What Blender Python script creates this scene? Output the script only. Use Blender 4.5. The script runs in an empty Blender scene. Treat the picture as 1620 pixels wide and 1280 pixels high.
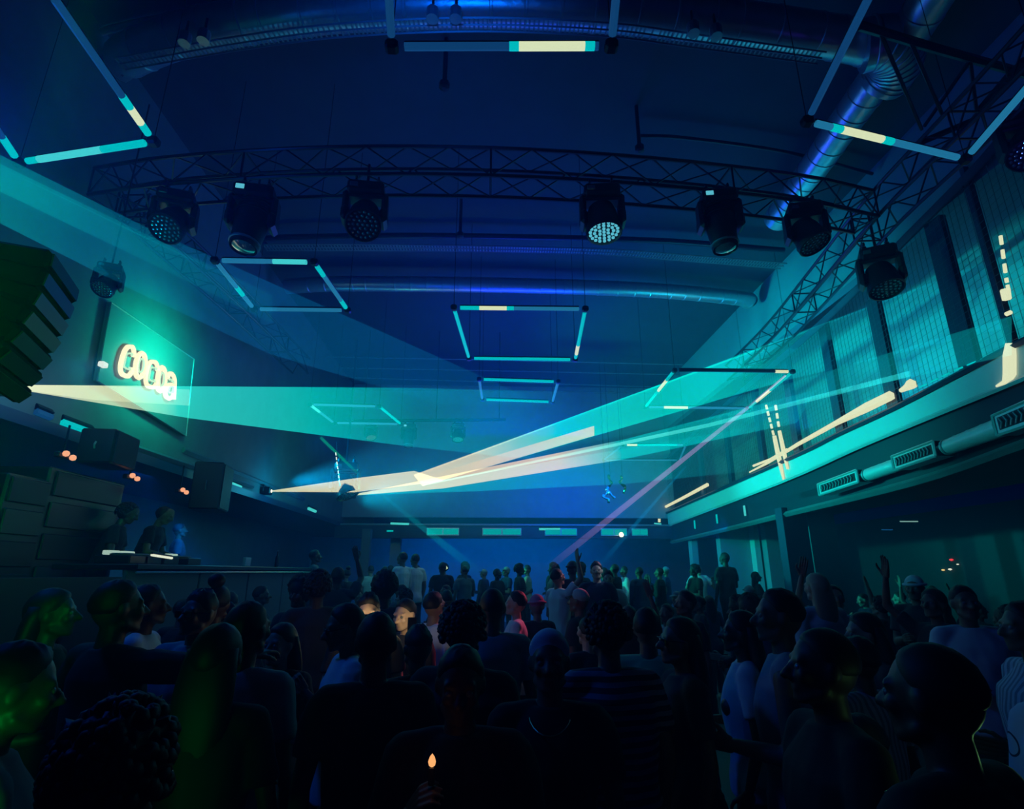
import bpy, math, random
import numpy as np
from mathutils import Vector, Matrix, Euler, noise
random.seed(7)
PI = math.pi
col = bpy.context.scene.collection
sc = bpy.context.scene

# ------------------------------------------------------------------ camera
F, CX, CY, EYE = 880.0, 810.0, 640.0, 2.05
PITCH = math.atan(265 / F)
YAW = math.atan(-42 / (F / math.cos(PITCH)))          # negative: turned a little to the right
cam = bpy.data.cameras.new('camera')
cam.sensor_fit = 'HORIZONTAL'; cam.sensor_width = 36.0
cam.lens = 36.0 * F / 1620.0
cam.clip_start = 0.05; cam.clip_end = 200
co = bpy.data.objects.new('camera', cam); col.objects.link(co)
co.location = (0, 0, EYE)
co.rotation_euler = (PI / 2 + PITCH, 0, YAW)
sc.camera = co

# ------------------------------------------------------------------ world, exposure
w = bpy.data.worlds.new('world'); sc.world = w; w.use_nodes = True
bg = w.node_tree.nodes['Background']
bg.inputs[0].default_value = (0.0, 0.0, 0.62, 1); bg.inputs[1].default_value = 0.022
sc.view_settings.view_transform = 'Standard'
sc.view_settings.look = 'None'
sc.view_settings.exposure = 0.0
sc.view_settings.gamma = 1.0
sc.view_settings.use_curve_mapping = False
cy = sc.cycles
cy.max_bounces = 4; cy.diffuse_bounces = 1; cy.glossy_bounces = 2; cy.transmission_bounces = 2
cy.volume_bounces = 0; cy.transparent_max_bounces = 24
cy.volume_step_rate = 4.0; cy.volume_max_steps = 64
cy.sample_clamp_indirect = 2.0
cy.use_denoising = True
cy.caustics_reflective = False; cy.caustics_refractive = False

def pray(px, py):
    X = (px - CX) / F; Y = -(py - CY) / F
    cp, sp = math.cos(PITCH), math.sin(PITCH)
    d = Vector((X, cp - Y * sp, sp + Y * cp))
    c, s = math.cos(YAW), math.sin(YAW)
    return Vector((c * d.x - s * d.y, s * d.x + c * d.y, d.z))
def on(px, py, ax, v):
    """the point of the plane axis=v that the photograph shows at px, py"""
    d = pray(px, py); o = Vector((0, 0, EYE))
    return o + d * ((v - o[ax]) / d[ax])
def at(px, py, y):
    return on(px, py, 1, y)

# ------------------------------------------------------------------ lights
def light(name, kind, loc, color, power, size=0.1, aim=None, **kw):
    l = bpy.data.lights.new(name, kind); l.color = color; l.energy = power
    if kind in ('POINT', 'SPOT'): l.shadow_soft_size = size
    if kind == 'AREA':
        l.shape = 'RECTANGLE'; l.size = size; l.size_y = kw.pop('size_y', size)
    for k, v in kw.items(): setattr(l, k, v)
    o = bpy.data.objects.new(name, l); col.objects.link(o); o.location = loc
    if aim is not None:
        o.rotation_euler = (Vector(aim) - Vector(loc)).to_track_quat('-Z', 'Y').to_euler()
    return o
TEAL = (0.0, 0.82, 0.85); BLUE = (0.0, 0.10, 1.0); SEA = (0.0, 0.42, 1.0)
S1 = on(10, 611, 0, -4.95)          # laser by the sign
S2 = on(430, 777, 0, -5.0)         # laser farther along the left wall
S3 = at(560, 783, 15.0)            # laser at the far left
# laser scatter glow round the far sources
light('laser_glow_light', 'SPOT', at(566, 790, 14.9), (0, 0.95, 0.8), 3000, 0.25, aim=(3.5, 15.0, 5.0), spot_size=1.45, spot_blend=1.0)
light('laser_glow_light', 'SPOT', at(470, 700, 13.0), (0, 0.45, 0.95), 620, 0.4, aim=(3.0, 17.0, 6.2), spot_size=1.4, spot_blend=1.0)
light('laser_glow_light', 'POINT', S2 + Vector((0.5, 0, 0)), (0, 0.5, 0.95), 30, 0.1)
light('laser_glow_light', 'POINT', S1 + Vector((0.5, 0.2, 0)), (0, 0.4, 0.95), 12, 0.1)
light('laser_glow_light', 'POINT', at(612, 778, 14.3), (0, 1.0, 0.8), 35, 0.2)
# laser fans washing the right hand balcony
light('balcony_wash_light', 'SPOT', S2 + Vector((0.4, 0, 0.2)), (0, 0.85, 0.95), 5400, 0.15, aim=(7.2, 11.3, 5.2), spot_size=0.72, spot_blend=0.7)
light('balcony_wash_light', 'SPOT', S1 + Vector((0.4, 0, 0.2)), TEAL, 1000, 0.15, aim=(6.7, 7.0, 4.5), spot_size=0.6, spot_blend=0.9)
light('balcony_back_fill', 'AREA', (8.9, 11.0, 4.6), (0, 0.55, 1.0), 150, 0.4, aim=(9.2, 11, 6.5), size_y=9.0)  # added lamp, unseen, brightening the wall behind the mesh
# added spot in front of the board stands in for the neon halo
light('sign_halo_fill', 'SPOT', (-4.2, 8.15, 5.15), (0.0, 1.0, 0.60), 170, 0.2, aim=(-5.2, 8.25, 5.15), spot_size=2.6, spot_blend=1.0)
light('crowd_fill_light', 'AREA', (-4.2, 3.6, 5.4), (0, 0.10, 1.0), 34, 0.4, aim=(3.0, 4.4, 1.0))  # added blue lamp, unseen, lifting the near side of the crowd
# added blue fill lamps, unseen, lifting the ceiling and far hall
light('blue_fill_light', 'AREA', (1.0, 13.0, 5.2), (0, 0.01, 1.0), 280, 3.0, aim=(1, 12, 9), size_y=5.0)
light('blue_fill_light', 'AREA', (3.0, 17.5, 5.0), (0, 0.05, 1), 150, 3.0, aim=(2, 20, 2.5), size_y=2.0)
light('blue_fill_light', 'POINT', (-1.5, 10.0, 5.6), (0, 0.015, 1.0), 45, 0.5)
# green laser just off to the left
light('green_laser_light', 'AREA', (-0.90, 0.95, 2.85), (0.0, 1.0, 0.08), 5.5, 0.03, aim=(-0.90 - 6.2, 0.95 + 7.8, 3.9), size_y=1.7, spread=0.8)
light('green_laser_light', 'AREA', (-1.22, 1.15, 1.15), (0.0, 1.0, 0.10), 1.8, 0.03, aim=(-1.6, 2.0, 1.2), size_y=0.8, spread=1.6)
light('violet_corner_light', 'POINT', at(1640, 250, 4.2), (0.10, 0.02, 1.0), 1.6, 0.05)

# added blue lamps, unseen: booth wall, under the back balcony, right pillars
light('booth_wall_fill', 'AREA', (-5.6, 9.5, 3.5), (0, 0.2, 1.0), 75, 0.6, aim=(-7.0, 9.5, 2.2), size_y=5.0)
light('far_light', 'AREA', (0.5, 22.6, 3.3), (0, 0.17, 1.0), 130, 8.0, aim=(0.5, 24.6, 1.2), size_y=0.5)
light('far_light', 'AREA', (5.6, 15.8, 3.3), (0, 0.2, 1.0), 22, 2.0, aim=(6.2, 17.8, 1.6), size_y=0.4)
light('duct_fill_light', 'AREA', (-0.5, 2.6, 6.2), (0, 0.12, 1.0), 9, 0.5, aim=(-0.8, 5.2, 8.5), size_y=0.3, spread=1.3)  # added lamp, unseen, brightening the big duct from below
# ------------------------------------------------------------------ materials
MATS = {}
def mat(name, color=(0.5, 0.5, 0.5), rough=0.6, metal=0.0, emit=None, es=1.0, bump=0.0, bscale=20.0, var=0.0, nee=False):
    if name in MATS: return MATS[name]
    m = bpy.data.materials.new(name); m.use_nodes = True
    nt = m.node_tree; b = nt.nodes['Principled BSDF']
    b.inputs['Base Color'].default_value = (*color, 1)
    b.inputs['Roughness'].default_value = rough
    b.inputs['Metallic'].default_value = metal
    if emit:
        b.inputs['Emission Color'].default_value = (*emit, 1); b.inputs['Emission Strength'].default_value = es
        b.inputs['Base Color'].default_value = (0, 0, 0, 1)
        if not nee: m.cycles.emission_sampling = 'NONE'
    if bump or var:
        tc = nt.nodes.new('ShaderNodeTexCoord'); nz = nt.nodes.new('ShaderNodeTexNoise')
        nz.inputs['Scale'].default_value = bscale; nz.inputs['Detail'].default_value = 5
        nt.links.new(tc.outputs['Object'], nz.inputs['Vector'])
        if var:
            r = nt.nodes.new('ShaderNodeMixRGB'); r.inputs[1].default_value = (*[c * (1 - var) for c in color], 1)
            r.inputs[2].default_value = (*[min(1, c * (1 + var)) for c in color], 1)
            nt.links.new(nz.outputs[0], r.inputs[0]); nt.links.new(r.outputs[0], b.inputs['Base Color'])
        if bump:
            bp = nt.nodes.new('ShaderNodeBump'); bp.inputs['Strength'].default_value = bump; bp.inputs['Distance'].default_value = 0.02
            nt.links.new(nz.outputs[0], bp.inputs['Height']); nt.links.new(bp.outputs[0], b.inputs['Normal'])
    MATS[name] = m
    return m
BLACKM = mat('black_metal', (0.02, 0.022, 0.03), 0.45, 0.6)
TRUSSM = mat('truss_metal', (0.045, 0.05, 0.07), 0.35, 0.8)
BLACKP = mat('black_plastic', (0.014, 0.014, 0.017), 0.42)
GALV = mat('galvanised_steel', (0.5, 0.55, 0.6), 0.33, 0.7, bump=0.25, bscale=9, var=0.12)
DUCTM = mat('matt_zinc', (0.6, 0.66, 0.7), 0.45, 0.25, var=0.1, bscale=5)
GALVD = mat('dull_galvanised_steel', (0.30, 0.33, 0.38), 0.55, 0.7, var=0.2, bscale=4)
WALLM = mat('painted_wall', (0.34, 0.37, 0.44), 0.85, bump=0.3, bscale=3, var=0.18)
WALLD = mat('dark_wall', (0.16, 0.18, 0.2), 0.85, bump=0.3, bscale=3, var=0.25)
CEILM = mat('ceiling_paint', (0.06, 0.07, 0.09), 0.9, bump=0.3, bscale=2, var=0.2)
PARAP = mat('parapet_plaster', (0.62, 0.66, 0.7), 0.6, var=0.06, bscale=1.2)
FLOORM = mat('floor_concrete', (0.06, 0.06, 0.07), 0.5, var=0.3, bscale=3)
SLATE = mat('fascia_paint', (0.035, 0.04, 0.09), 0.5, var=0.2, bscale=3)
LENS = mat('lens_glass', (0.5, 0.55, 0.6), 0.12, 0.8)
GLOWLENS = mat('lit_lens', emit=(0.10, 0.55, 0.75), es=0.9)
HOT = mat('lit_tube_hot', emit=(0.66, 0.78, 0.52), es=1.0)
TUBET = mat('lit_tube_teal', emit=(0.0, 0.50, 0.55), es=1.0)
TUBEB = mat('lit_tube_blue', emit=(0.015, 0.20, 0.42), es=0.8)
TUBED = mat('dim_tube', emit=(0.004, 0.05, 0.17), es=0.9)
WARM = mat('warm_bulb', emit=(0.95, 0.42, 0.24), es=1.0)
WHITEL = mat('white_glint', emit=(0.7, 0.85, 0.8), es=1.0)
CYANL = mat('cyan_light', emit=(0.05, 0.62, 0.68), es=1.0)
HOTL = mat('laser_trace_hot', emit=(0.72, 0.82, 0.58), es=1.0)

# ------------------------------------------------------------------ mesh helper
class MB:
    def __init__(s): s.v = []; s.f = []; s.mi = []; s.cur = 0
    def add(s, vs, fs):
        n = len(s.v); s.v += [tuple(v) for v in vs]; s.f += [tuple(i + n for i in f) for f in fs]; s.mi += [s.cur] * len(fs); return s
    def box(s, c, sz, M=None):
        x, y, z = [a / 2 for a in sz]
        vs = [Vector((i * x, j * y, k * z)) for i in (-1, 1) for j in (-1, 1) for k in (-1, 1)]
        if M is not None: vs = [M @ v for v in vs]
        c = Vector(c)
        return s.add([v + c for v in vs], [(0, 1, 3, 2), (4, 6, 7, 5), (0, 4, 5, 1), (2, 3, 7, 6), (0, 2, 6, 4), (1, 5, 7, 3)])
    def bbox(s, c, sz, b=0.02, M=None):
        """box with chamfered edges"""
        hx, hy, hz = [a / 2 for a in sz]; b = min(b, hx * .9, hy * .9, hz * .9)
        vs = []; idx = {}
        for i in (-1, 1):
            for j in (-1, 1):
                for k in (-1, 1):
                    for a in range(3):
                        p = [i * (hx - b), j * (hy - b), k * (hz - b)]; p[a] = (i, j, k)[a] * (hx, hy, hz)[a]
                        idx[(i, j, k, a)] = len(vs); vs.append(Vector(p))
        fs = []
        for a in range(3):
            for sg in (-1, 1):
                o = [q for q in range(3) if q != a]; r = []
                for (u, t) in ((-1, -1), (1, -1), (1, 1), (-1, 1)):
                    k3 = [0, 0, 0]; k3[a] = sg; k3[o[0]] = u; k3[o[1]] = t; r.append(idx[(*k3, a)])
                fs.append(tuple(r))
        for a in range(3):
            o = [q for q in range(3) if q != a]
            for u in (-1, 1):
                for t in (-1, 1):
                    r = []
                    for sg, which in ((-1, 0), (1, 0), (1, 1), (-1, 1)):
                        k3 = [0, 0, 0]; k3[a] = sg; k3[o[0]] = u; k3[o[1]] = t; r.append(idx[(*k3, o[which])])
                    fs.append(tuple(r))
        for i in (-1, 1):
            for j in (-1, 1):
                for k in (-1, 1): fs.append(tuple(idx[(i, j, k, a)] for a in range(3)))
        if M is not None: vs = [M @ v for v in vs]
        c = Vector(c)
        return s.add([v + c for v in vs], fs)
    def tube(s, pts, r, n=8, cap=True, closed=False):
        pts = [Vector(p) for p in pts]; m = len(pts)
        rs = r if isinstance(r, (list, tuple)) else [r] * m
        vs = []; up = None
        for i, p in enumerate(pts):
            a = pts[(i - 1) % m] if (i or closed) else p; b = pts[(i + 1) % m] if (i < m - 1 or closed) else p
            t = (b - a)
            if t.length < 1e-9: t = Vector((0, 0, 1))
            t.normalize()
            if up is None:
                up = Vector((0, 0, 1)) if abs(t.z) < 0.95 else Vector((1, 0, 0))
            u = (up - t * up.dot(t))
            if u.length < 1e-6: u = t.orthogonal()
            u.normalize(); up = u; v = t.cross(u)
            for k in range(n):
                an = 2 * PI * k / n; vs.append(p + (u * math.cos(an) + v * math.sin(an)) * rs[i])
        fs = []
        for i in range(m if closed else m - 1):
            j = (i + 1) % m
            for k in range(n):
                l = (k + 1) % n; fs.append((i * n + k, i * n + l, j * n + l, j * n + k))
        if cap and not closed:
            fs.append(tuple(range(n - 1, -1, -1))); fs.append(tuple((m - 1) * n + k for k in range(n)))
        return s.add(vs, fs)
    def lathe(s, prof, n=16, M=None):
        """prof: (r, z) pairs round z"""
        vs = []; fs = []
        for r, z in prof:
            for k in range(n):
                a = 2 * PI * k / n; v = Vector((r * math.cos(a), r * math.sin(a), z)); vs.append(M @ v if M is not None else v)
        for i in range(len(prof) - 1):
            for k in range(n):
                l = (k + 1) % n; fs.append((i * n + k, i * n + l, (i + 1) * n + l, (i + 1) * n + k))
        fs.append(tuple(range(n - 1, -1, -1))); fs.append(tuple((len(prof) - 1) * n + k for k in range(n)))
        return s.add(vs, fs)
    def prism(s, poly, d):
        """closed slab: polygon points, pushed by vector d"""
        n = len(poly); d = Vector(d); p = [Vector(q) for q in poly]
        return s.add([q - d / 2 for q in p] + [q + d / 2 for q in p],
                     [tuple(range(n)), tuple(range(2 * n - 1, n - 1, -1))] + [(i, i + n, (i + 1) % n + n, (i + 1) % n) for i in range(n)])
    def build(s, name, m, parent=None, smooth=False, loc=None):
        me = bpy.data.meshes.new(name); vs = s.v
        if loc is not None: L = Vector(loc); vs = [tuple(Vector(v) - L) for v in vs]
        me.from_pydata(vs, [], s.f)
        ms = m if isinstance(m, (list, tuple)) else [m]
        for q in ms: me.materials.append(q)
        if len(ms) > 1: me.polygons.foreach_set('material_index', s.mi)
        if smooth: me.polygons.foreach_set('use_smooth', [True] * len(me.polygons))
        me.update()
        import bmesh
        bm = bmesh.new(); bm.from_mesh(me); bmesh.ops.recalc_face_normals(bm, faces=bm.faces); bm.to_mesh(me); bm.free()
        if smooth:
            try: me.set_sharp_from_angle(angle=math.radians(42))
            except Exception: pass
        o = bpy.data.objects.new(name, me); col.objects.link(o)
        if loc is not None: o.location = loc
        if parent is not None: o.parent = parent
        return o
def tag(o, label=None, cat=None, group=None, kind=None):
    if label: o['label'] = label
    if cat: o['category'] = cat
    if group: o['group'] = group
    if kind: o['kind'] = kind
    return o
def thing(name, label, cat, loc=(0, 0, 0), rz=0.0, group=None):
    o = bpy.data.objects.new(name, None); col.objects.link(o); o.location = loc; o.rotation_euler = (0, 0, rz); o.empty_display_size = 0.1
    return tag(o, label, cat, group)
def kids(o): return [c for c in KIDS.get(o.name, [])]
def copy_tree(o, parent=None):
    c = o.copy(); col.objects.link(c)
    if parent is not None: c.parent = parent
    for ch in list(o.children): copy_tree(ch, c)
    return c
def structure(name, mb, m, smooth=False): return tag(mb.build(name, m, smooth=smooth), kind='structure')
def curve_pts(pts, n=24):
    """smooth curve through given points (Catmull-Rom)"""
    P = [Vector(p) for p in pts]; P = [P[0] * 2 - P[1]] + P + [P[-1] * 2 - P[-2]]; out = []
    segs = len(P) - 3
    for s_ in range(segs):
        a, b, c, d = P[s_:s_ + 4]; k = max(2, n // segs)
        for i in range(k):
            t = i / k
            out.append(0.5 * ((2 * b) + (c - a) * t + (2 * a - 5 * b + 4 * c - d) * t * t + (3 * b - a - 3 * c + d) * t ** 3))
    out.append(P[-2]); return out

# ------------------------------------------------------------------ the room
XL, XR, YB, ZC = -5.2, 6.7, 20.6, 9.0
structure('floor', MB().box((1, 11, -0.1), (22, 34, 0.2)), FLOORM)
structure('ceiling', MB().box((1.0, 10, ZC + 0.1), (22, 34, 0.2)), CEILM)
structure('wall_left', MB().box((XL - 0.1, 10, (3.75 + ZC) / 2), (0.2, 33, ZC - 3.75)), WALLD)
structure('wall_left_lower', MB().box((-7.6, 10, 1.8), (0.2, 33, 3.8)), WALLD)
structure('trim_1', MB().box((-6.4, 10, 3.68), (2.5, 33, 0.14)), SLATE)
structure('wall_back', MB().box((0.8, YB + 0.1, 6.55), (12.4, 0.2, 5.2)), WALLM)
structure('wall_back_lower', MB().box((1.5, 25.1, 1.7), (20, 0.2, 3.6)), WALLM)
structure('trim_2', MB().box((0.8, YB + 2.3, 3.5), (12.4, 4.8, 0.12)), SLATE)
# right side: balcony
A = [(1700, 92), (1577, 232), (1534, 279), (1413, 400), (1359, 457), (1268, 541), (1150, 640), (1060, 722)]
Bp = [(1760, 478), (1620, 541), (1534, 585), (1413, 648), (1325, 689), (1248, 727), (1080, 801), (1037, 820)]
C = [(1760, 534), (1620, 598), (1466, 662), (1355, 709), (1235, 763), (1080, 823), (1037, 840)]
D = [(1760, 651), (1620, 699), (1443, 761), (1248, 811), (1150, 836), (1062, 857)]
def strip(line, x):
    return curve_pts([on(a, b, 0, x) for a, b in line], 28)
def wallband(name, top, bot, x0, th, m):
    """vertical slab between two edge curves on the plane x=x0, th thick outwards"""
    mb = MB(); n = 30; t = strip(top, x0); b = strip(bot, x0)
    ys = np.linspace(max(t[0].y, b[0].y), min(20.6, max(t[-1].y, 20.6)), n)
    tz = np.interp(ys, [p.y for p in t], [p.z for p in t]); bz = np.interp(ys, [p.y for p in b], [p.z for p in b])
    vs = []; fs = []
    for y, a, c in zip(ys, tz, bz): vs += [(x0, y, a), (x0, y, c), (x0 + th, y, c), (x0 + th, y, a)]
    for i in range(n - 1):
        for k in range(4): fs.append((4 * i + k, 4 * i + (k + 1) % 4, 4 * i + 4 + (k + 1) % 4, 4 * i + 4 + k))
    fs += [(0, 1, 2, 3), (4 * n - 1, 4 * n - 2, 4 * n - 3, 4 * n - 4)]
    mb.add(vs, fs)
    return structure(name, mb, m)
wallband('wall_right_parapet', Bp, C, XR, 0.16, PARAP)
wallband('wall_right_fascia', C, D, XR + 0.05, 0.2, mat('right_fascia_paint', (0.010, 0.011, 0.035), 0.6))
structure('wall_right', MB().box((9.3, 11, 6.4), (0.2, 33, 5.4)), WALLM)
structure('wall_right_upper', MB().box((XR + 0.25, 11, 8.2), (0.2, 33, 1.75)), mat('upper_wall_paint', (0.2, 0.24, 0.34), 0.8, var=0.1, bscale=2))
structure('trim_3', MB().box((8.1, 11, 3.62), (2.7, 33, 0.14)), SLATE)
structure('wall_right_lower', MB().box((11.6, 11, 1.75), (0.2, 33, 3.6)), mat('bar_wall_paint', (0.03, 0.03, 0.05), 0.8))
structure('floor_riser', MB().box((1.5, 9.2, 0.14), (2.4, 2.8, 0.28)), FLOORM)
# ------------------------------------------------------------------ steel and mesh of the right balcony
def post(px0, py0, px1, py1, wd, label):
    a = on(px0, py0, 0, XR + 0.12); b = on(px1, py1, 0, XR + 0.12); y = (a.y + b.y) / 2
    base = Vector((XR + 0.12, y, b.z))
    return tag(MB().box((XR + 0.12, y, (a.z + b.z) / 2), (0.1, wd, a.z - b.z)).build('steel_post', SLATE, loc=base), label, 'post', 'steel posts of the mesh screen')
posts = [(1477, 350, 1540, 585, 0.30, 'wide dark steel post of the mesh screen, third from the right frame edge'),
         (1385, 470, 1413, 648, 0.26, 'dark steel post below the lamp hanging beside the mesh screen'),
         (1303, 505, 1331, 688, 0.24, 'dark steel post left of the lamp hanging beside the mesh screen'),
         (1243, 560, 1262, 722, 0.24, 'dark steel post beside the right corner of the laser lit light frame'),
         (1198, 610, 1206, 748, 0.22, 'dark steel post just left of the two crossing laser lines'),
         (1530, 262, 1600, 555, 0.07, 'thin dark steel post between the two nearest mesh panels'),
         (1150, 655, 1156, 770, 0.2, 'dark steel post above the long laser line, fifth from the nearest wide one'),
         (1108, 690, 1112, 788, 0.2, 'farthest dark steel post of the mesh screen toward the back wall')]
PY = []
for p in posts: PY.append(post(*p).location.y)
PY = sorted(PY + [5.2])
def zA(y): t = strip(A, XR); return float(np.interp(y, [p.y for p in t], [p.z for p in t]))
def zB(y): t = strip(Bp, XR); return float(np.interp(y, [p.y for p in t], [p.z for p in t]))
WIRE = mat('wire_mesh_steel', (0.10, 0.14, 0.2), 0.5, 0.3)
ordn = ['nearest', 'second', 'third', 'fourth', 'fifth', 'sixth', 'seventh', 'eighth', 'ninth']
for i in range(len(PY)):
    y0 = PY[i]; y1 = PY[i + 1] if i + 1 < len(PY) else 20.4
    if y1 - y0 < 0.3: continue
    r = thing('mesh_panel', f'{"square wire mesh panel above the white parapet, nearest to the camera" if i == 0 else ordn[i] + " square wire mesh panel above the parapet, counted from the camera"}', 'mesh screen', (XR + 0.02, y0, zB(y0)), 0, 'wire mesh panels of the right balcony')
    mb = MB(); zt = min(zA(y0), zA(y1)) - 0.02; zb = max(zB(y0), zB(y1)) + 0.0
    st = 0.10; g = 0.005; n = int((y1 - y0) / st)
    for k in range(n + 1):
        y = y0 + k * st; mb.box((XR + 0.02, y, (zA(y) + zB(y)) / 2), (g, g, zA(y) - zB(y)))
    m_ = int((zt - zb) / st) + 2
    for k in range(m_):
        f = k / (m_ - 1); a = Vector((XR + 0.028, y0, zB(y0) + (zA(y0) - zB(y0)) * f)); b = Vector((XR + 0.028, y1, zB(y1) + (zA(y1) - zB(y1)) * f))
        mb.tube([a, b], g / 2, 4)
    wm = mb.build('wire_mesh', WIRE, loc=r.location); wm.parent = r; wm.location = (0, 0, 0)
    for zf, w_ in ((zA, .045), (zB, .03)):
        fo = MB().tube([(XR + 0.03, y0 + .01, zf(y0)), (XR + 0.03, (y0 + y1) / 2, zf((y0 + y1) / 2)), (XR + 0.03, y1 - .01, zf(y1))], w_, 4).build('rail', SLATE, loc=r.location); fo.parent = r; fo.location = (0, 0, 0)
# top rail beam over the mesh
mb = MB(); t = strip(A, XR - 0.02)
mb.tube([p + Vector((0, 0, 0.04)) for p in t], 0.075, 4); tag(mb.build('trim_5', SLATE), kind='structure')
mb = MB(); t = strip(Bp, XR - 0.03)
mb.tube([p + Vector((0, 0, 0.02)) for p in t], 0.045, 4); tag(mb.build('trim_6', SLATE), kind='structure')
mb = MB(); t = strip(C, XR - 0.03)
mb.tube(t, 0.035, 4); tag(mb.build('trim_7', PARAP), kind='structure')
mb = MB(); t = strip(D, XR - 0.0)
mb.tube([p + Vector((0, 0, -0.02)) for p in t], 0.06, 4); tag(mb.build('trim_8', GALVD), kind='structure')

# ------------------------------------------------------------------ ventilation run on the right fascia
def vent_unit(x0, x1, kind, label):
    def tb(x): 
        return (np.interp(x, [1296, 1480, 1620, 1700], [766, 697, 638, 602]), np.interp(x, [1296, 1480, 1620, 1700], [784, 722, 675, 648]))
    t0, b0 = tb(x0); t1, b1 = tb(x1); X = XR - 0.28
    p = [on(x0, t0, 0, X), on(x1, t1, 0, X), on(x1, b1, 0, X), on(x0, b0, 0, X)]
    y0, y1 = (p[0].y + p[3].y) / 2, (p[1].y + p[2].y) / 2
    zt0, zt1, zb0, zb1 = p[0].z, p[1].z, p[3].z, p[2].z
    base = Vector((X, y0, zb0)); r = thing('vent_duct_unit' if kind == 'g' else 'ribbed_duct_section', label, 'air duct', base, 0, 'air duct run below the right balcony')
    def q(f, g, dx=0.0): return Vector((dx, (y1 - y0) * f, (zb0 + (zb1 - zb0) * f) + ((zt0 + (zt1 - zt0) * f) - (zb0 + (zb1 - zb0) * f)) * g - zb0))
    if kind == 'g':
        mb = MB().prism([q(0, 0), q(1, 0), q(1, 1), q(0, 1)], (0.02, 0, 0)); mb.prism([q(0, 0, .12), q(1, 0, .12), q(1, 0.02, .12), q(0, 0.02, .12)], (0.26, 0, 0)); mb.prism([q(0, 1, .12), q(1, 1, .12), q(1, 1.02, .12), q(0, 1.02, .12)], (0.26, 0, 0))
        mb.build('casing', DUCTM, r)
        g = MB().prism([q(.06, .2, -.012), q(.94, .2, -.012), q(.94, .82, -.012), q(.06, .82, -.012)], (0.008, 0, 0)); g.build('grille_recess', BLACKM, r)
        s = MB(); n = 11
        for k in range(n):
            f = 0.09 + 0.82 * k / n
            s.tube([q(f, .26, -.02), q(f + .05, .5, -.035), q(f, .76, -.02)], 0.012, 5)
        s.build('grille', GALVD, r)
        f = MB()
        for a, b in ((q(0, 0, -.02), q(1, 0, -.02)), (q(0, 1, -.02), q(1, 1, -.02)), (q(0, 0, -.02), q(0, 1, -.02)), (q(1, 0, -.02), q(1, 1, -.02))): f.tube([a, b], 0.018, 4)
        f.build('rim', DUCTM, r)
    else:
        n = 24; pts = []; rs = []
        rad = (zt0 - zb0) / 2 * 0.98; rad1 = (zt1 - zb1) / 2 * 0.98
        for k in range(n + 1):
            f = k / n; pts.append(q(f, .5, .12)); rs.append((rad + (rad1 - rad) * f) * (1.05 if k % 6 == 0 else 1.0))
        MB().tube(pts, rs, 14).build('duct_body', DUCTM, r, smooth=True)
        MB().tube([q(.02, .5, .12), q(.05, .5, .12)], rad * 1.1, 14).build('clamp_band', GALVD, r)
vent_unit(1296, 1358, 'g', 'far grille box of the air duct under the right balcony')
vent_unit(1361, 1411, 'r', 'short ribbed duct section between the far and middle grille boxes')
vent_unit(1414, 1480, 'g', 'middle grille box of the air duct under the right balcony')
vent_unit(1484, 1571, 'r', 'bright ribbed duct section between the middle and near grille boxes')
vent_unit(1575, 1690, 'g', 'near grille box of the air duct running out of the right frame edge')
# small hangers on the far right fascia, brightness painted as emission
for k, (x, y) in enumerate([(1178, 808), (1134, 821), (1099, 830)]):
    p = on(x, y, 0, XR - 0.02); tag(MB().box((0, 0, 0), (0.03, 0.06, 0.26)).build('bracket', CYANL if k == 0 else TUBET), ['bright', 'middle', 'farthest'][k] + ' small lit bracket on the far fascia of the right balcony', 'bracket', 'lit brackets on the right fascia').location = p

# ------------------------------------------------------------------ back wall fascia
zt, zb = at(740, 831, YB).z, at(740, 852, YB).z
structure('trim_9', MB().box((0.8, YB - 0.1, (zt + zb) / 2), (12.3, 0.25, zt - zb)), SLATE)
structure('trim_10', MB().box((0.8, YB - 0.26, zt), (12.3, 0.1, 0.06)), GALVD)
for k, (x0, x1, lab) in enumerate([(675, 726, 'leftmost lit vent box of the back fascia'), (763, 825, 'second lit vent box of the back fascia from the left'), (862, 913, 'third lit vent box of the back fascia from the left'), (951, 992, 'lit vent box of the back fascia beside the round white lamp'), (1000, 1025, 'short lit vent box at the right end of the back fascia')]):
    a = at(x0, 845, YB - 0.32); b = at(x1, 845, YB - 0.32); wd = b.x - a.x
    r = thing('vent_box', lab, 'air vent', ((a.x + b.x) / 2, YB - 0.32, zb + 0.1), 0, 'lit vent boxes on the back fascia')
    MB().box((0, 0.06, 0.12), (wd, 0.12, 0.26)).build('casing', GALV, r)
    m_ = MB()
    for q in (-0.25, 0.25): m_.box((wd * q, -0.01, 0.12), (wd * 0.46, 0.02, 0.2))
    m_.build('panel', mat('vent_glow', emit=(0.0, 0.42, 0.46), es=0.8), r)  # teal light on the vents painted as panel emission
p = at(983, 846, YB - 0.5)
r = thing('round_lamp', 'small round white lamp glowing on the back fascia', 'lamp', p)
MB().lathe([(0.0, -0.09), (0.06, -0.07), (0.09, 0), (0.06, 0.07), (0, 0.09)], 12).build('bulb', mat('lamp_white', emit=(0.8, 1.0, 0.75), es=2.0, nee=True), r, smooth=True); MB().lathe([(0.05, 0), (0.05, 0.06)], 10, Matrix.Rotation(-PI / 2, 4, 'X') @ Matrix.Translation((0, 0, .08))).build('mount', BLACKP, r)
def strip_light(a, b, m, label, group, wd=0.06):
    a, b = Vector(a), Vector(b); c = (a + b) / 2; r = thing('strip_light', label, 'strip light', c, 0, group)
    MB().tube([a - c, b - c], wd / 2, 6).build('diffuser', m, r)
    MB().tube([a - c + Vector((0, 0, wd * .6)), b - c + Vector((0, 0, wd * .6))], wd * .45, 4).build('housing', BLACKM, r)
    return r
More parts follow.
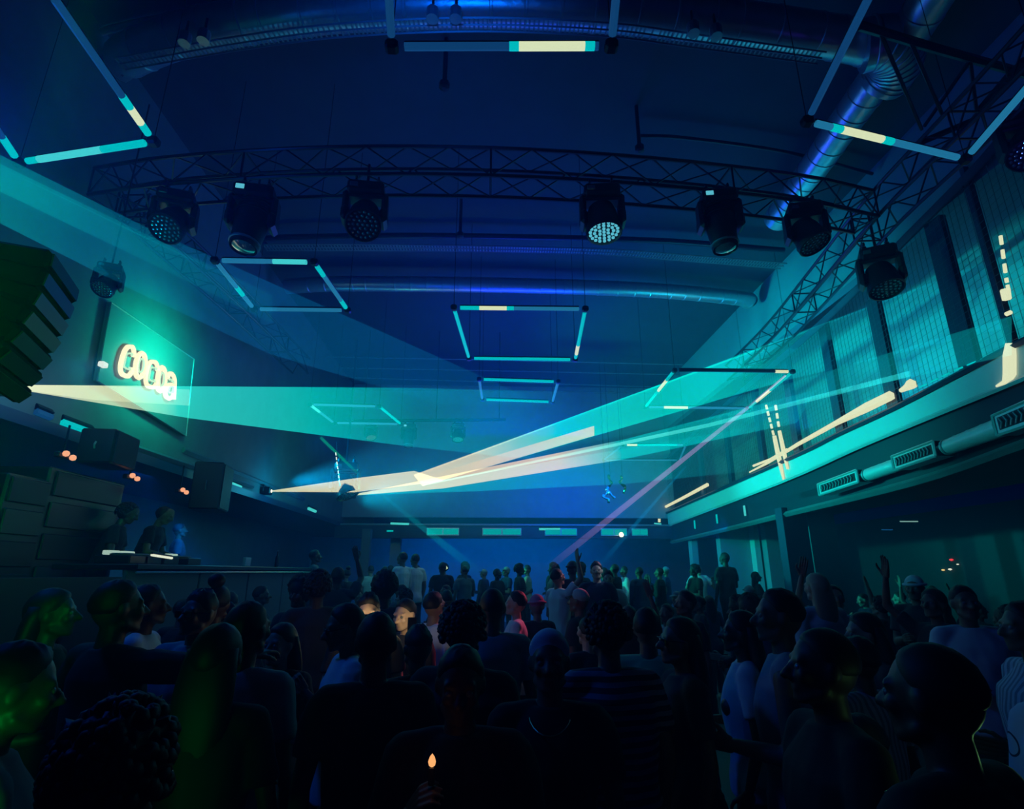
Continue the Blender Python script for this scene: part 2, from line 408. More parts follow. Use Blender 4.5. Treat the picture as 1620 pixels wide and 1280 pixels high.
g1 = 'strip lights on the back fascia'
strip_light(at(618, 828, YB - .31), at(647, 829, YB - .31), CYANL, 'short strip light on the back fascia left of the vent boxes', g1, 0.08)
strip_light(at(853, 837, YB - .31), at(886, 837, YB - .31), CYANL, 'strip light on the back fascia above the middle vent boxes', g1, 0.09)
strip_light(at(612, 840, YB - .31), at(622, 840, YB - .31), TUBET, 'tiny strip light under the left end of the back fascia', g1, 0.06)
strip_light(at(1035, 828, YB - 1.2), at(1060, 852, YB - 1.2) * 0 + at(1046, 829, YB - 1.2), CYANL, 'short lit strip in the corner above the back fascia', g1, 0.05)
# left wall ledge strips
g2 = 'strip lights along the left wall ledge'
for a, b, m_, lab in [((97, 667), (144, 684), TUBET, 'blue-white strip light on the left ledge below the neon sign board'), ((360, 763), (380, 771), CYANL, 'short bright strip light on the left ledge beside the hanging speaker'), ((487, 804), (499, 809), CYANL, 'small strip light at the far end of the left ledge'), ((55, 650), (80, 660), TUBED, 'dim strip light on the left ledge nearest the camera')]:
    strip_light(on(*a, 0, XL + .01), on(*b, 0, XL + .01), m_, lab, g2, 0.09)
for a, b, k in [((208, 706), (400, 770), 3), ((290, 712), (480, 790), 4)]:
    mb = MB().tube([on(*a, 0, XL + .02), on(*b, 0, XL + .02)], 0.05, 4); tag(mb.build(f'trim_{k+8}', GALVD), kind='structure')

# ------------------------------------------------------------------ trusses
def truss(label, pts, s=0.4, group='lighting trusses', name='lighting_truss'):
    P = curve_pts(pts, 26); c0 = P[0].copy(); r = thing(name, label, 'truss', c0, 0, group)
    h = s / 2; corners = [(-h, -h), (h, -h), (h, h), (-h, h)]; lines = [[] for _ in corners]
    for i, p in enumerate(P):
        t = (P[min(i + 1, len(P) - 1)] - P[max(i - 1, 0)]).normalized(); side = t.cross(Vector((0, 0, 1))).normalized(); up = side.cross(t)
        for k, (a, b) in enumerate(corners): lines[k].append(p + side * a + up * b - c0)
    for k in range(4): MB().tube(lines[k], 0.025, 7).build('chord', TRUSSM, r)
    L = sum((P[i + 1] - P[i]).length for i in range(len(P) - 1)); n = max(4, int(L / 0.42))
    def pt(line, f):
        x = f * (len(line) - 1); i = min(int(x), len(line) - 2); return line[i].lerp(line[i + 1], x - i)
    br = MB()
    for k in range(4):
        a, b = lines[k], lines[(k + 1) % 4]
        for j in range(n):
            q0, q1 = (a, b) if j % 2 == 0 else (b, a)
            br.tube([pt(q0, j / n), pt(q1, (j + 1) / n)], 0.011, 5)
    for j in range(0, n + 1, max(1, n // 4)):
        for k in range(4): br.tube([pt(lines[k], j / n), pt(lines[(k + 1) % 4], j / n)], 0.014, 5)
    br.build('bracing', TRUSSM, r)
    return r
TF = [(-5.0, 6.35, 6.78), (-3.9, 6.12, 6.8), (-2, 5.9, 6.82), (0, 5.82, 6.82), (2, 5.9, 6.82), (4, 6.12, 6.82), (5.15, 6.35, 6.8)]
truss('long black box truss spanning the hall with moving lights under it', TF)
truss('box truss running back along the left wall beyond the corner light', [(-4.78, 6.6, 6.75), (-4.7, 7.5, 6.72), (-4.5, 9.5, 6.68), (-4.4, 12.5, 6.7)], 0.36)
truss('box truss running along the right wall above the mesh screen', [(5.2, 3.0, 6.85), (5.33, 4.6, 6.85), (5.4, 6.3, 6.82), (5.6, 8.0, 6.75), (5.85, 10.2, 6.68), (6.0, 12.5, 6.7)], 0.38)
# flat bracing truss in the top right corner
mb = MB(); a = [on(1361, 41, 2, 7.3), on(1470, 74, 2, 7.3), on(1640, 122, 2, 7.3)]; b = [on(1458, 225, 2, 7.05), on(1540, 190, 2, 7.05), on(1620, 95, 2, 7.05)]
rt = thing('corner_truss', 'flat black truss crossing the ceiling at the upper right corner', 'truss', a[0])
o0 = a[0]
MB().tube([q - o0 for q in a], 0.045, 6).build('chord', TRUSSM, rt); MB().tube([q - o0 for q in b], 0.04, 6).build('chord', TRUSSM, rt)
for p0, p1 in [((1392, 50), (1458, 205)), ((1440, 65), (1490, 180)), ((1535, 95), (1462, 200)), ((1535, 95), (1545, 175)), ((1600, 110), (1545, 175))]:
    mb.tube([on(*p0, 2, 7.28) - o0, on(*p1, 2, 7.08) - o0], 0.02, 5)
mb.build('bracing', TRUSSM, rt)

# ------------------------------------------------------------------ moving lights
def moving_light(label, top, kind, head_dir, yaw=0.0, s=1.0, lit=False, group='moving lights under the trusses', rod=0.0):
    r = thing('moving_light', label, 'moving light', top, yaw, group); r.scale = (s, s, s)
    MB().bbox((0, 0, -0.16), (0.42, 0.32, 0.16), 0.03).build('base', BLACKP, r)
    MB().bbox((-0.13, -0.163, -0.16), (0.09, 0.01, 0.06), 0.01).build('display', GLOWLENS if kind == 'spot' else LENS, r)
    c = MB()
    for sx in (-0.13, 0.13): c.bbox((sx, 0, -0.05), (0.05, 0.09, 0.1), 0.012); c.tube([(sx, -0.05, 0.0), (sx, -0.045, 0.04), (sx, 0, 0.06), (sx, 0.045, 0.04), (sx, 0.05, 0.0)], 0.014, 6)
    c.build('clamp', TRUSSM, r)
    if rod: MB().tube([(0, 0, -.05), (0, 0, rod / s)], 0.018, 6).build('hanging_rod', TRUSSM, r)
    y = MB(); pv = -0.50
    for sx in (-1, 1):
        y.bbox((sx * 0.225, 0, -0.37), (0.075, 0.2, 0.36), 0.03); y.bbox((sx * 0.22, 0, pv), (0.09, 0.26, 0.2), 0.04)
    y.bbox((0, 0, -0.255), (0.46, 0.2, 0.05), 0.02); y.build('yoke', BLACKP, r)
    d = Vector(head_dir).normalized(); M = Matrix.Translation((0, 0, pv)) @ d.to_track_quat('Z', 'Y').to_matrix().to_4x4()
    if kind == 'wash':
        h = MB().lathe([(0.07, -0.2), (0.15, -0.17), (0.18, -0.06), (0.19, 0.08), (0.21, 0.12), (0.21, 0.2), (0.195, 0.205), (0.19, 0.17)], 22, M)
        hd = h.build('head', BLACKP, r, smooth=True); l = MB()
        for ring, n in ((0, 1), (0.055, 6), (0.11, 12), (0.16, 18)):
            for k in range(n):
                a = 2 * PI * k / n; q = Matrix.Translation((ring * math.cos(a), ring * math.sin(a), 0.175))
                l.lathe([(0.022, -0.01), (0.02, 0.008), (0.01, 0.016), (0.0, 0.018)], 6, M @ q)
        l.build('lens_cluster', GLOWLENS if lit else LENS, hd)
    else:
        h = MB().lathe([(0.06, -0.3), (0.14, -0.26), (0.17, -0.12), (0.175, 0.05), (0.16, 0.2), (0.15, 0.34), (0.145, 0.36), (0.13, 0.33)], 22, M)
        for k in range(5): h.lathe([(0.155, -0.24 + k * .035), (0.185, -0.235 + k * .035), (0.185, -0.225 + k * .035), (0.155, -0.22 + k * .035)], 16, M)
        hd = h.build('head', BLACKP, r, smooth=True)
        MB().lathe([(0.13, 0.33), (0.12, 0.35), (0.06, 0.37), (0.0, 0.375)], 18, M).build('lens', LENS, hd, smooth=True)
        MB().lathe([(0.15, 0.285), (0.165, 0.29), (0.165, 0.31), (0.15, 0.315)], 18, M).build('lens_ring', GALVD, hd)
    return r
def T(px, py, y): return at(px, py, y)
moving_light('round wash light with a glittering lens face, at the left end of the front truss', T(284, 300, 6.0), 'wash', (-.25, -.6, -1), 0.3, 0.95)
moving_light('long moving spotlight hanging beside the corner wash light with a small lit display', T(408, 292, 5.75), 'spot', (-.1, -.12, -1), 0.15, 1.05)
moving_light('wash light under the front truss left of centre, honeycomb face toward us', T(582, 288, 5.72), 'wash', (0, -.55, -1), 0.1, 1.0, rod=.25)
moving_light('wash light right of centre under the front truss with a lit blue face', T(950, 292, 5.6), 'wash', (.05, -.12, -1), -0.1, 1.0, True)
moving_light('long moving spotlight pointing down from the right half of the front truss', T(1133, 300, 5.75), 'spot', (.05, -.05, -1), -0.15, 1.0)
moving_light('wash light tilted sideways at the right end of the front truss', T(1268, 320, 5.9), 'wash', (.35, -.2, -1), -0.3, 0.95)
moving_light('moving light hanging from the right truss in front of the mesh screen', T(1384, 388, 6.6), 'wash', (.1, -.25, -1), -0.5, 1.05, rod=.5)
moving_light('black moving light cut by the right frame edge near the ceiling', T(1608, 178, 4.6), 'wash', (-.3, -.5, -1), -0.5, 0.9)
moving_light('small far moving spotlight seen through the haze left of centre', T(648, 668, 15.5), 'spot', (0, -.1, -1), 0.1, 0.85)
moving_light('small far wash light in the haze right of the other far one', T(725, 667, 15.5), 'wash', (0, -.3, -1), 0.1, 0.8)
moving_light('far moving light in the haze behind the small left light frame', T(588, 668, 15.5), 'wash', (.2, -.4, -1), 0.1, 0.7)
moving_light('dark moving light silhouetted in front of the far laser source', T(549, 726, 13.8), 'wash', (.4, -.3, -1), 0.3, 1.35, rod=3.2)
moving_light('half hidden wash light under the left truss above the neon sign', T(178, 415, 5.7), 'wash', (-.3, -.5, -1), 0.4, 0.55, rod=2.2)
MB_ = MB().tube([T(560, 666, 15.5), T(800, 664, 15.5)], 0.045, 6)
for x_ in (575, 690, 790): MB_.tube([T(x_, 666, 15.5), T(x_, 666, 15.5) * 1 + Vector((0, 0, ZC - T(x_, 666, 15.5).z))], 0.012, 4)
tag(MB_.build('lighting_bar', TRUSSM, loc=T(560, 666, 15.5)), 'thin hanging bar holding the small far moving lights', 'bar')

# ------------------------------------------------------------------ tube light frames
def light_frame(label, corners, sides, z=6.0, r_=0.031):
    """corners: pixels in order; sides: list of (i, j, [(a, b, material)...], base material)"""
    P = [on(a, b, 2, z) for a, b in corners]; c0 = P[0].copy()
    r = thing('tube_light_frame', label, 'light frame', c0, 0, 'hanging square frames of light tubes')
    for i, j, lits, bm_ in sides:
        a, b = P[i] - c0, P[j] - c0; d = (b - a).normalized(); L = (b - a).length; a2 = a + d * 0.1; b2 = b - d * 0.1
        t = MB().tube([a2, b2], r_, 8).build('light_tube', bm_, r)
        MB().tube([a2 + Vector((0, 0, r_)), b2 + Vector((0, 0, r_))], r_ * .85, 4).build('housing', BLACKM, t)
        for (f0, f1, m_) in lits:
            MB().tube([a2.lerp(b2, f0), a2.lerp(b2, f1)], r_ * 1.08, 8).build('lit_section', m_, t)
    for i, p in enumerate(P):
        q = p - c0
        MB().bbox(q, (0.1, 0.1, 0.09), 0.02).build('corner_bracket', BLACKM, r)
        MB().tube([q, q + Vector((0, 0, ZC - z))], 0.005, 4).build('suspension_wire', TRUSSM, r)
    return r
def lit(a, b, e=0.06): return [(a, a + e, TUBET), (a + e, b - e, HOT), (b - e, b, TUBET)]
light_frame('large tube light frame cut by the top left corner of the photo', [(72, -22), (243, 224), (30, 257), (-62, 120)],
            [(0, 1, lit(.66, 1.0, .1), TUBED), (1, 2, [(0, 0.35, TUBET), (.35, .9, CYANL)], TUBET), (2, 3, [(0, .3, TUBET)], TUBED)])
light_frame('tube light frame at the top centre with a glowing near half tube', [(612, -60), (620, 74), (967, 73), (980, -60)],
            [(0, 1, [], TUBED), (1, 2, lit(.54, .98, .05), TUBED), (2, 3, [], TUBED)])
light_frame('large tube light frame cut by the top right corner of the photo', [(1385, -25), (1277, 192), (1527, 252), (1650, 110)],
            [(0, 1, [], TUBED), (1, 2, lit(.1, .52, .07), TUBEB), (2, 3, [], TUBEB)])
light_frame('tube light frame left of centre behind the long spotlight', [(340, 412), (497, 415), (550, 491), (402, 489)],
            [(0, 1, [(.02, .5, TUBEB), (.6, 1, CYANL)], TUBEB), (1, 2, [(.0, .2, TUBET), (.8, 1, TUBET)], TUBEB), (2, 3, [], TUBEB), (3, 0, [(.3, .5, TUBET)], TUBEB)])
light_frame('tube light frame hanging in the middle of the hall', [(718, 487), (926, 489), (910, 569), (742, 567)],
            [(0, 1, [(0, .1, TUBET)] + lit(.1, .45, .06), TUBEB), (1, 2, lit(.6, .98, .08), TUBET), (2, 3, [(0, .5, TUBET)], TUBET), (3, 0, [], TUBET)])
light_frame('small tube light frame directly behind the middle one', [(758, 600), (883, 604), (874, 636), (763, 632)],
            [(0, 1, [(0, 1, TUBET)], TUBEB), (1, 2, [], TUBEB), (2, 3, [], TUBET), (3, 0, [], TUBEB)])
light_frame('small tube light frame in the haze left of centre', [(490, 640), (600, 643), (634, 671), (528, 669)],
            [(0, 1, [], TUBEB), (1, 2, [(0, 1, TUBET)], TUBEB), (2, 3, [], TUBEB), (3, 0, [(.65, 1, CYANL)], TUBEB)])
light_frame('tube light frame on the right crossed by the laser fan', [(1067, 586), (1254, 588), (1184, 646), (1021, 644)],
            [(0, 1, [(.88, 1, HOT)], BLACKM), (1, 2, [(.0, .35, TUBET), (.45, .8, HOT)], TUBET), (2, 3, [(.6, .85, HOT)], TUBEB), (3, 0, lit(.4, .9, .1), TUBET)])
light_frame('tiny far tube light frame at the end of the left laser beam', [(560, 752), (655, 754), (670, 765), (580, 765)],
            [(0, 1, [(.2, .8, CYANL)], TUBEB), (1, 2, [], TUBEB), (2, 3, [], TUBEB), (3, 0, [], TUBEB)], 5.6)
light_frame('tiny far tube light frame right of the laser beam ends', [(985, 704), (1085, 704), (1075, 728), (955, 728)],
            [(0, 1, [(.02, .2, HOT), (.2, .9, TUBET)], TUBEB), (1, 2, [], TUBEB), (2, 3, [], TUBEB), (3, 0, [], TUBEB)], 6.0)

# ------------------------------------------------------------------ ducts, trays and pipes under the ceiling
def duct(name, label, pts, rad, group, m=GALV, seam=0.45, cat='duct', n=60):
    P = curve_pts(pts, n); c0 = P[0].copy(); pts2 = []; rs = []; acc = 0; nxt = seam
    for i, p in enumerate(P):
        if i: acc += (p - P[i - 1]).length
        pts2.append(p - c0); rs.append(rad)
        if acc >= nxt and i < len(P) - 1:
            d = (P[i + 1] - p).normalized()
            for o_, k in ((0.012, 1.0), (0.02, 1.045), (0.045, 1.045), (0.053, 1.0)): pts2.append(p + d * o_ - c0); rs.append(rad * k)
            nxt += seam
    return tag(MB().tube(pts2, rs, 18).build(name, m, smooth=True, loc=None), label, cat, group), c0
def place(t): o, c = t; o.location = c; return o
g3 = 'round spiral ducts under the ceiling'
def clampx(P): return [Vector((max(-4.8, min(6.4, p.x)), p.y, p.z)) for p in P]
vd = thing('spiral_duct', 'big round spiral duct arching across the top and turning away at the right elbow', 'duct', (0, 5.2, 8.55), 0, g3)
for nm, L, z, rr, sm, n_ in [('duct_section', [(100, 100), (150, 88), (300, 52), (480, 20), (640, 10), (800, 8), (960, 15), (1080, 27), (1200, 42), (1320, 60), (1375, 71)], 8.55, .25, .45, 60),
                 ('duct_section', [(1490, -30), (1440, 50), (1408, 95), (1340, 190), (1270, 290), (1228, 348)], 8.5, .24, .3, 60), ('elbow', [(1365, 74), (1392, 68), (1415, 80), (1415, 105), (1396, 130)], 8.45, .31, .09, 40)]:
    o, c = duct(nm, None, clampx([on(x, y, 2, z) for x, y in L]), rr, None, seam=sm, n=n_, cat=None); o.parent = vd; o.location = c - vd.location
place(duct('spiral_duct', 'far round duct crossing the hall behind the middle light frame', clampx([on(x, y, 2, 8.55) for x, y in [(300, 450), (540, 449), (770, 451), (960, 456), (1080, 463), (1190, 474), (1250, 480)]]), 0.18, g3))
place(duct('spiral_duct', 'thin long duct crossing behind the front truss', clampx([on(x, y, 2, 8.75) for x, y in [(300, 384), (420, 377), (600, 373), (770, 374), (960, 378), (1080, 383), (1240, 396)]]), 0.06, g3, TRUSSM, seam=2.0))
g4 = 'thin pipes under the ceiling'
for k, (L, z, rr, lab) in enumerate([([(60, 80), (200, 40), (330, 18), (484, 0), (560, -8)], 8.93, 0.045, 'thin blue pipe above the big duct at upper left'),
                 ([(300, 560), (540, 565), (800, 570), (1080, 577)], 8.7, 0.022, 'thin pipe crossing behind the middle light frame'),
                 ([(300, 590), (540, 597), (800, 605), (1030, 612)], 8.7, 0.022, 'thin pipe crossing at the height of the small light frame'),
                 ([(300, 612), (540, 616), (800, 618), (1040, 622)], 8.6, 0.03, 'lowest thin pipe crossing just above the back wall'),
                 ([(540, 582), (800, 587), (1080, 593)], 8.8, 0.02, 'faint thin pipe between the other far pipes'),
                 ([(1010, 215), (1080, 218), (1240, 240), (1380, 275)], 8.8, 0.03, 'thin dark pipe on the ceiling above the right half of the truss')]):
    o, c = duct('ceiling_pipe', lab, [on(x, y, 2, z) for x, y in L], rr, g4, TRUSSM if k == 5 else GALVD, seam=50, cat='pipe', n=16); o.location = c
def cable_tray(label, pts, wd, m):
    P = curve_pts(pts, 60); c0 = P[0].copy(); r = thing('cable_tray', label, 'cable tray', c0, 0, 'perforated cable trays'); ra = MB(); rg = MB()
    side = [((P[min(i + 1, len(P) - 1)] - P[max(i - 1, 0)]).normalized().cross(Vector((0, 0, 1)))).normalized() for i in range(len(P))]
    for s_ in (-1, 0, 1):
        ra.tube([p + sd * (s_ * wd / 2) - c0 for p, sd in zip(P, side)], 0.014, 4)
    L = 0; 
    for i in range(len(P) - 1):
        n = max(1, int((P[i + 1] - P[i]).length / 0.05))
        for k in range(n):
            q = P[i].lerp(P[i + 1], k / n) - c0; rg.box(q, (0.022, wd, 0.006), Matrix.Rotation(math.atan2(side[i].y, side[i].x) - PI / 2, 3, 'Z'))
    ra.build('side_rail', m, r); rg.build('rung', m, r)
    return r
cable_tray('perforated cable tray arching below the big duct', [on(x, y, 2, 8.2) for x, y in [(190, 101), (380, 68), (540, 48), (750, 39), (960, 47), (1100, 65), (1300, 92)]], 0.17, GALVD)
cable_tray('far perforated cable tray behind the front truss', [on(x, y, 2, 8.3) for x, y in [(420, 392), (600, 392), (770, 394), (960, 399), (1080, 408), (1240, 421)]], 0.22, GALVD)
for k, (x, y, lab) in enumerate([(292, 64, 'pair of small ceiling lamps left below the big duct'), (684, 25, 'small lamp below the big duct left of centre'), (721, 25, 'small lamp below the big duct at the centre'), (1097, 48, 'small lamp below the big duct right of centre'), (1133, 53, 'small lamp below the big duct nearest its right end'), (322, 60, 'small lamp below the big duct beside the tray')]):
    r = thing('ceiling_lamp', lab, 'lamp', on(x, y, 2, 8.1), 0, 'small can lamps below the big duct')
    MB().tube([(0, 0, -0.05), (0, 0, 0.09)], 0.07, 10).build('can', GALV, r); MB().tube([(0, 0, 0.09), (0, 0, 0.3)], 0.015, 5).build('stem', BLACKM, r)
for k, (x0, y0, y1, lab) in enumerate([(703, 80, 135, 'dark drop rod hanging above the front truss left of centre'), (728, 320, 372, 'dark drop rod hanging below the front truss'), (1012, 214, 235, 'dark drop rod at the end of the right ceiling pipe')]):
    a = on(x0, y1, 2, 8.2); tag(MB().tube([(0, 0, 0), (0, 0, ZC - 8.2)], 0.03, 6).lathe([(0.03, -.06), (0.07, -.04), (0.07, .04), (0.03, .06)], 8).build('drop_rod', BLACKM), lab, 'rod', 'drop rods').location = a
# ------------------------------------------------------------------ laser beams: lit haze painted as thin emissive sheets
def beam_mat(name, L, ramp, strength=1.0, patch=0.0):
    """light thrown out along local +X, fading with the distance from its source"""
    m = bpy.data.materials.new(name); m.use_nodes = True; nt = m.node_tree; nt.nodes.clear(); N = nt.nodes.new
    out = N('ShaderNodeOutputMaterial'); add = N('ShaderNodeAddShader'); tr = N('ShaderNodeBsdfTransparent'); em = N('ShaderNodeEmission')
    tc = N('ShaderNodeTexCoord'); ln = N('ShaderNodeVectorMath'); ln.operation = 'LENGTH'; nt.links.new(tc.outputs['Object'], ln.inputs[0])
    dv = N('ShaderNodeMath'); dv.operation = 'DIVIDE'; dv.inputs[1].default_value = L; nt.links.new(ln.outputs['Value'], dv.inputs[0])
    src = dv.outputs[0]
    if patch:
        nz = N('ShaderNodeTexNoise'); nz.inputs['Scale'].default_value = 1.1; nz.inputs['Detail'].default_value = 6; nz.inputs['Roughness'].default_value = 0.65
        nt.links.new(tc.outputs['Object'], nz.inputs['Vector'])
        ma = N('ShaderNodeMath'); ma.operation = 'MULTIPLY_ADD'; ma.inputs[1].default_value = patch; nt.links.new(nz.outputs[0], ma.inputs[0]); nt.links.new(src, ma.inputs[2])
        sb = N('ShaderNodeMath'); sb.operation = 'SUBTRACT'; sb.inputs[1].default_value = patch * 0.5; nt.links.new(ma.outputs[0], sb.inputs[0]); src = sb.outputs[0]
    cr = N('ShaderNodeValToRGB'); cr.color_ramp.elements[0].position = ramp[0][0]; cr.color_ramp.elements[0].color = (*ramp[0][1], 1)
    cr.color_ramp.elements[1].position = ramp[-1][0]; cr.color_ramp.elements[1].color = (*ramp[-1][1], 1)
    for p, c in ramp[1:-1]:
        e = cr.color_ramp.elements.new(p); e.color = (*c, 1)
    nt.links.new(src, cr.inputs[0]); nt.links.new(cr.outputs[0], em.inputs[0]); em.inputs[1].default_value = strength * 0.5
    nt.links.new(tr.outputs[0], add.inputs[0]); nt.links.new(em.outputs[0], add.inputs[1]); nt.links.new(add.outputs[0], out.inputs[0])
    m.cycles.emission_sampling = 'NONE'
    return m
BEIGE = (0.64, 0.54, 0.26); BEIGE1 = (0.60, 0.64, 0.40); TQ = (0.0, 0.46, 0.47); TQD = (0.0, 0.16, 0.18)
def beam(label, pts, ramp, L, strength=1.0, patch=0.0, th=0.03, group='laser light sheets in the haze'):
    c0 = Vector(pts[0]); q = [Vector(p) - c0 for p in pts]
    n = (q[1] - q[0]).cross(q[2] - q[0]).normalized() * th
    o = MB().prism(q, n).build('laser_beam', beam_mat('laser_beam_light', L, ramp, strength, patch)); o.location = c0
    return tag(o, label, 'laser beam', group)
RW = XR - 0.15
K1 = on(655, 752, 1, 14.2)
# from the source on the left wall, below the sign
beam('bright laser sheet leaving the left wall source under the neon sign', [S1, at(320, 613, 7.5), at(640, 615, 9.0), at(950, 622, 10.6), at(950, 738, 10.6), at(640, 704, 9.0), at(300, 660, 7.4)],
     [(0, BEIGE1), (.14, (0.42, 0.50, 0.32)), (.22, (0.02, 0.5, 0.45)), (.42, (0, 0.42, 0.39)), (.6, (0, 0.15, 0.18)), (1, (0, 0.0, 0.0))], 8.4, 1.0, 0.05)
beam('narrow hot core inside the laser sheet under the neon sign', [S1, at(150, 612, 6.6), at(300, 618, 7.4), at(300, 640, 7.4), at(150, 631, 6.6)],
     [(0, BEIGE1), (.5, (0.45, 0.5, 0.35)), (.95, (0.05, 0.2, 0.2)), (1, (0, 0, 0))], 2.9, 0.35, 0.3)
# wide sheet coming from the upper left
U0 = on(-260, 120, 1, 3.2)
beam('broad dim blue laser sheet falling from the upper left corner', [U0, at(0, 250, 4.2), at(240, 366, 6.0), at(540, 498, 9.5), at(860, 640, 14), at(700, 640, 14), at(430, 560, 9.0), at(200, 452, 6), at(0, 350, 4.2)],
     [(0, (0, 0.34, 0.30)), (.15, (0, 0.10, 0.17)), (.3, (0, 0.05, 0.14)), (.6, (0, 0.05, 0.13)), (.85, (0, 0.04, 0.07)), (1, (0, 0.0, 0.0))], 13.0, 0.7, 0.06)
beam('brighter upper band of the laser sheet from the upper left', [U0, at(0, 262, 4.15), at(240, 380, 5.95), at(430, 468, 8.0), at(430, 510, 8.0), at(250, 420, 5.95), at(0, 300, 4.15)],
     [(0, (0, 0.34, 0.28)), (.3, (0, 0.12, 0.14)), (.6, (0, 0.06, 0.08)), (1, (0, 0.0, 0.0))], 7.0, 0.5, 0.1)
# second source: short hot wedge then the fans to the right
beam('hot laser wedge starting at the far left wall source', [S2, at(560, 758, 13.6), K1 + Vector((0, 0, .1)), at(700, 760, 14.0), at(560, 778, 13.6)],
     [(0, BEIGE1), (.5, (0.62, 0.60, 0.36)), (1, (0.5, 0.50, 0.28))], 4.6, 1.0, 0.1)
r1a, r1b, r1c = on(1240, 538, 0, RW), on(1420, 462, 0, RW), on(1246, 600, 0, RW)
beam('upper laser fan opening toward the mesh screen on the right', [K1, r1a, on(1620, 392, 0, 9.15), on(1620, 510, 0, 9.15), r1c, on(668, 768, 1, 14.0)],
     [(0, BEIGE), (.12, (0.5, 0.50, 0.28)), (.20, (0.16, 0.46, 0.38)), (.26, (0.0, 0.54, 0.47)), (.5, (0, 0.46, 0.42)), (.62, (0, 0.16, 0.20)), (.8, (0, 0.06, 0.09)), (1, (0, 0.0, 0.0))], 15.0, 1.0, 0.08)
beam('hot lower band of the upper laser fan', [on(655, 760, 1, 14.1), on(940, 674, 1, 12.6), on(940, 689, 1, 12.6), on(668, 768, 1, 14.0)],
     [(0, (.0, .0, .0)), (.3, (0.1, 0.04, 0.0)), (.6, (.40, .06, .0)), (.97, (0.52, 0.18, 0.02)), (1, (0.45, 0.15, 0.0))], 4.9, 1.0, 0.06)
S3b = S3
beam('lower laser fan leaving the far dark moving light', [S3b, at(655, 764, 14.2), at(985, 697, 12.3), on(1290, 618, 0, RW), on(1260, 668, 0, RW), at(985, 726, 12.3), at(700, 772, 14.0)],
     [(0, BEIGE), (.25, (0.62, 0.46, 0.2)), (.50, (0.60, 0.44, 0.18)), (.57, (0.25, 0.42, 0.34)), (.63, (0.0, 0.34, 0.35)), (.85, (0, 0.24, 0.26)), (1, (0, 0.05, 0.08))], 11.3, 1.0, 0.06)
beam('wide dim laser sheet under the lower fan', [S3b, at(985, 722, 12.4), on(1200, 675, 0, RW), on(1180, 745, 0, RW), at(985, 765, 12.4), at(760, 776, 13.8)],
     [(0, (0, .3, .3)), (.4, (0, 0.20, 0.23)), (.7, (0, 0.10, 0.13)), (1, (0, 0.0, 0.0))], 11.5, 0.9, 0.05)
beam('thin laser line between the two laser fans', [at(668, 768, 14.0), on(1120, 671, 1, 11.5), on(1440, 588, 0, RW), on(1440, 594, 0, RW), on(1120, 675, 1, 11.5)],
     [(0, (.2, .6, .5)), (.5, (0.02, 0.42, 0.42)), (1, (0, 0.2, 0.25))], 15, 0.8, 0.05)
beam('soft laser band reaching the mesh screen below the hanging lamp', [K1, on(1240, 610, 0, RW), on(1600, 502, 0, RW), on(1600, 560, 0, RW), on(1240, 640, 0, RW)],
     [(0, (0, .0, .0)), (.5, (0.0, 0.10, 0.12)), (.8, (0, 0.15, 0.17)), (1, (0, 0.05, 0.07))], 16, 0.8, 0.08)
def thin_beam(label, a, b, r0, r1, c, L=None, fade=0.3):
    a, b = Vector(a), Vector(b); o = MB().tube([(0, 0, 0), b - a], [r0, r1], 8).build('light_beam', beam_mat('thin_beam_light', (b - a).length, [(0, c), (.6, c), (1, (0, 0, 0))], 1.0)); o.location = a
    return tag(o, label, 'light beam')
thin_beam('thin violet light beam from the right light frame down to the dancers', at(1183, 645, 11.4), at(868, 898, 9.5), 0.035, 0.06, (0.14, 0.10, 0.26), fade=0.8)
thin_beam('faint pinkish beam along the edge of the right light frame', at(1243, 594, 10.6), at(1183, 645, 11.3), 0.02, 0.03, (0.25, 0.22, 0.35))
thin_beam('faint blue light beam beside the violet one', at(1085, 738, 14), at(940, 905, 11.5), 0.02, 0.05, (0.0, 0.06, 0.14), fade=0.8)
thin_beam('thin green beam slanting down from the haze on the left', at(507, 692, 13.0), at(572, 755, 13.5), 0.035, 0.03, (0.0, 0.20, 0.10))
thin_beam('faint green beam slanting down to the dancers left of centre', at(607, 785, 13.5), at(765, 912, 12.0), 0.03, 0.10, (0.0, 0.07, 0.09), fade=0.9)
# laser units
def laser_unit(label, p, aim, s=1.0):
    rz = math.atan2(aim[1] - p[1], aim[0] - p[0]) - PI / 2
    r = thing('laser_projector', label, 'laser projector', p - Vector((0, 0, 0)), rz, 'laser projectors'); r.scale = (s, s, s)
    MB().bbox((0, -0.16, 0), (0.3, 0.3, 0.16), 0.015).build('casing', BLACKP, r)
    MB().tube([(0, -0.01, 0), (0, 0.004, 0)], 0.035, 12).build('aperture', mat('aperture_glow', emit=(0.9, 1.0, 0.8), es=2.5), r)
    MB().tube([(-0.17, -0.16, -.02), (-0.17, -0.16, 0.12), (0.17, -0.16, 0.12), (0.17, -0.16, -.02)], 0.014, 4).build('bracket', BLACKM, r)
laser_unit('laser projector on the left wall at the photo edge, under the sign', S1, (3, 9, 5))
laser_unit('laser projector on the left wall where the far hot beam starts', S2, (0, 14, 5))
laser_unit('far laser projector at the root of the lower laser fan', S3, (6, 12, 5))
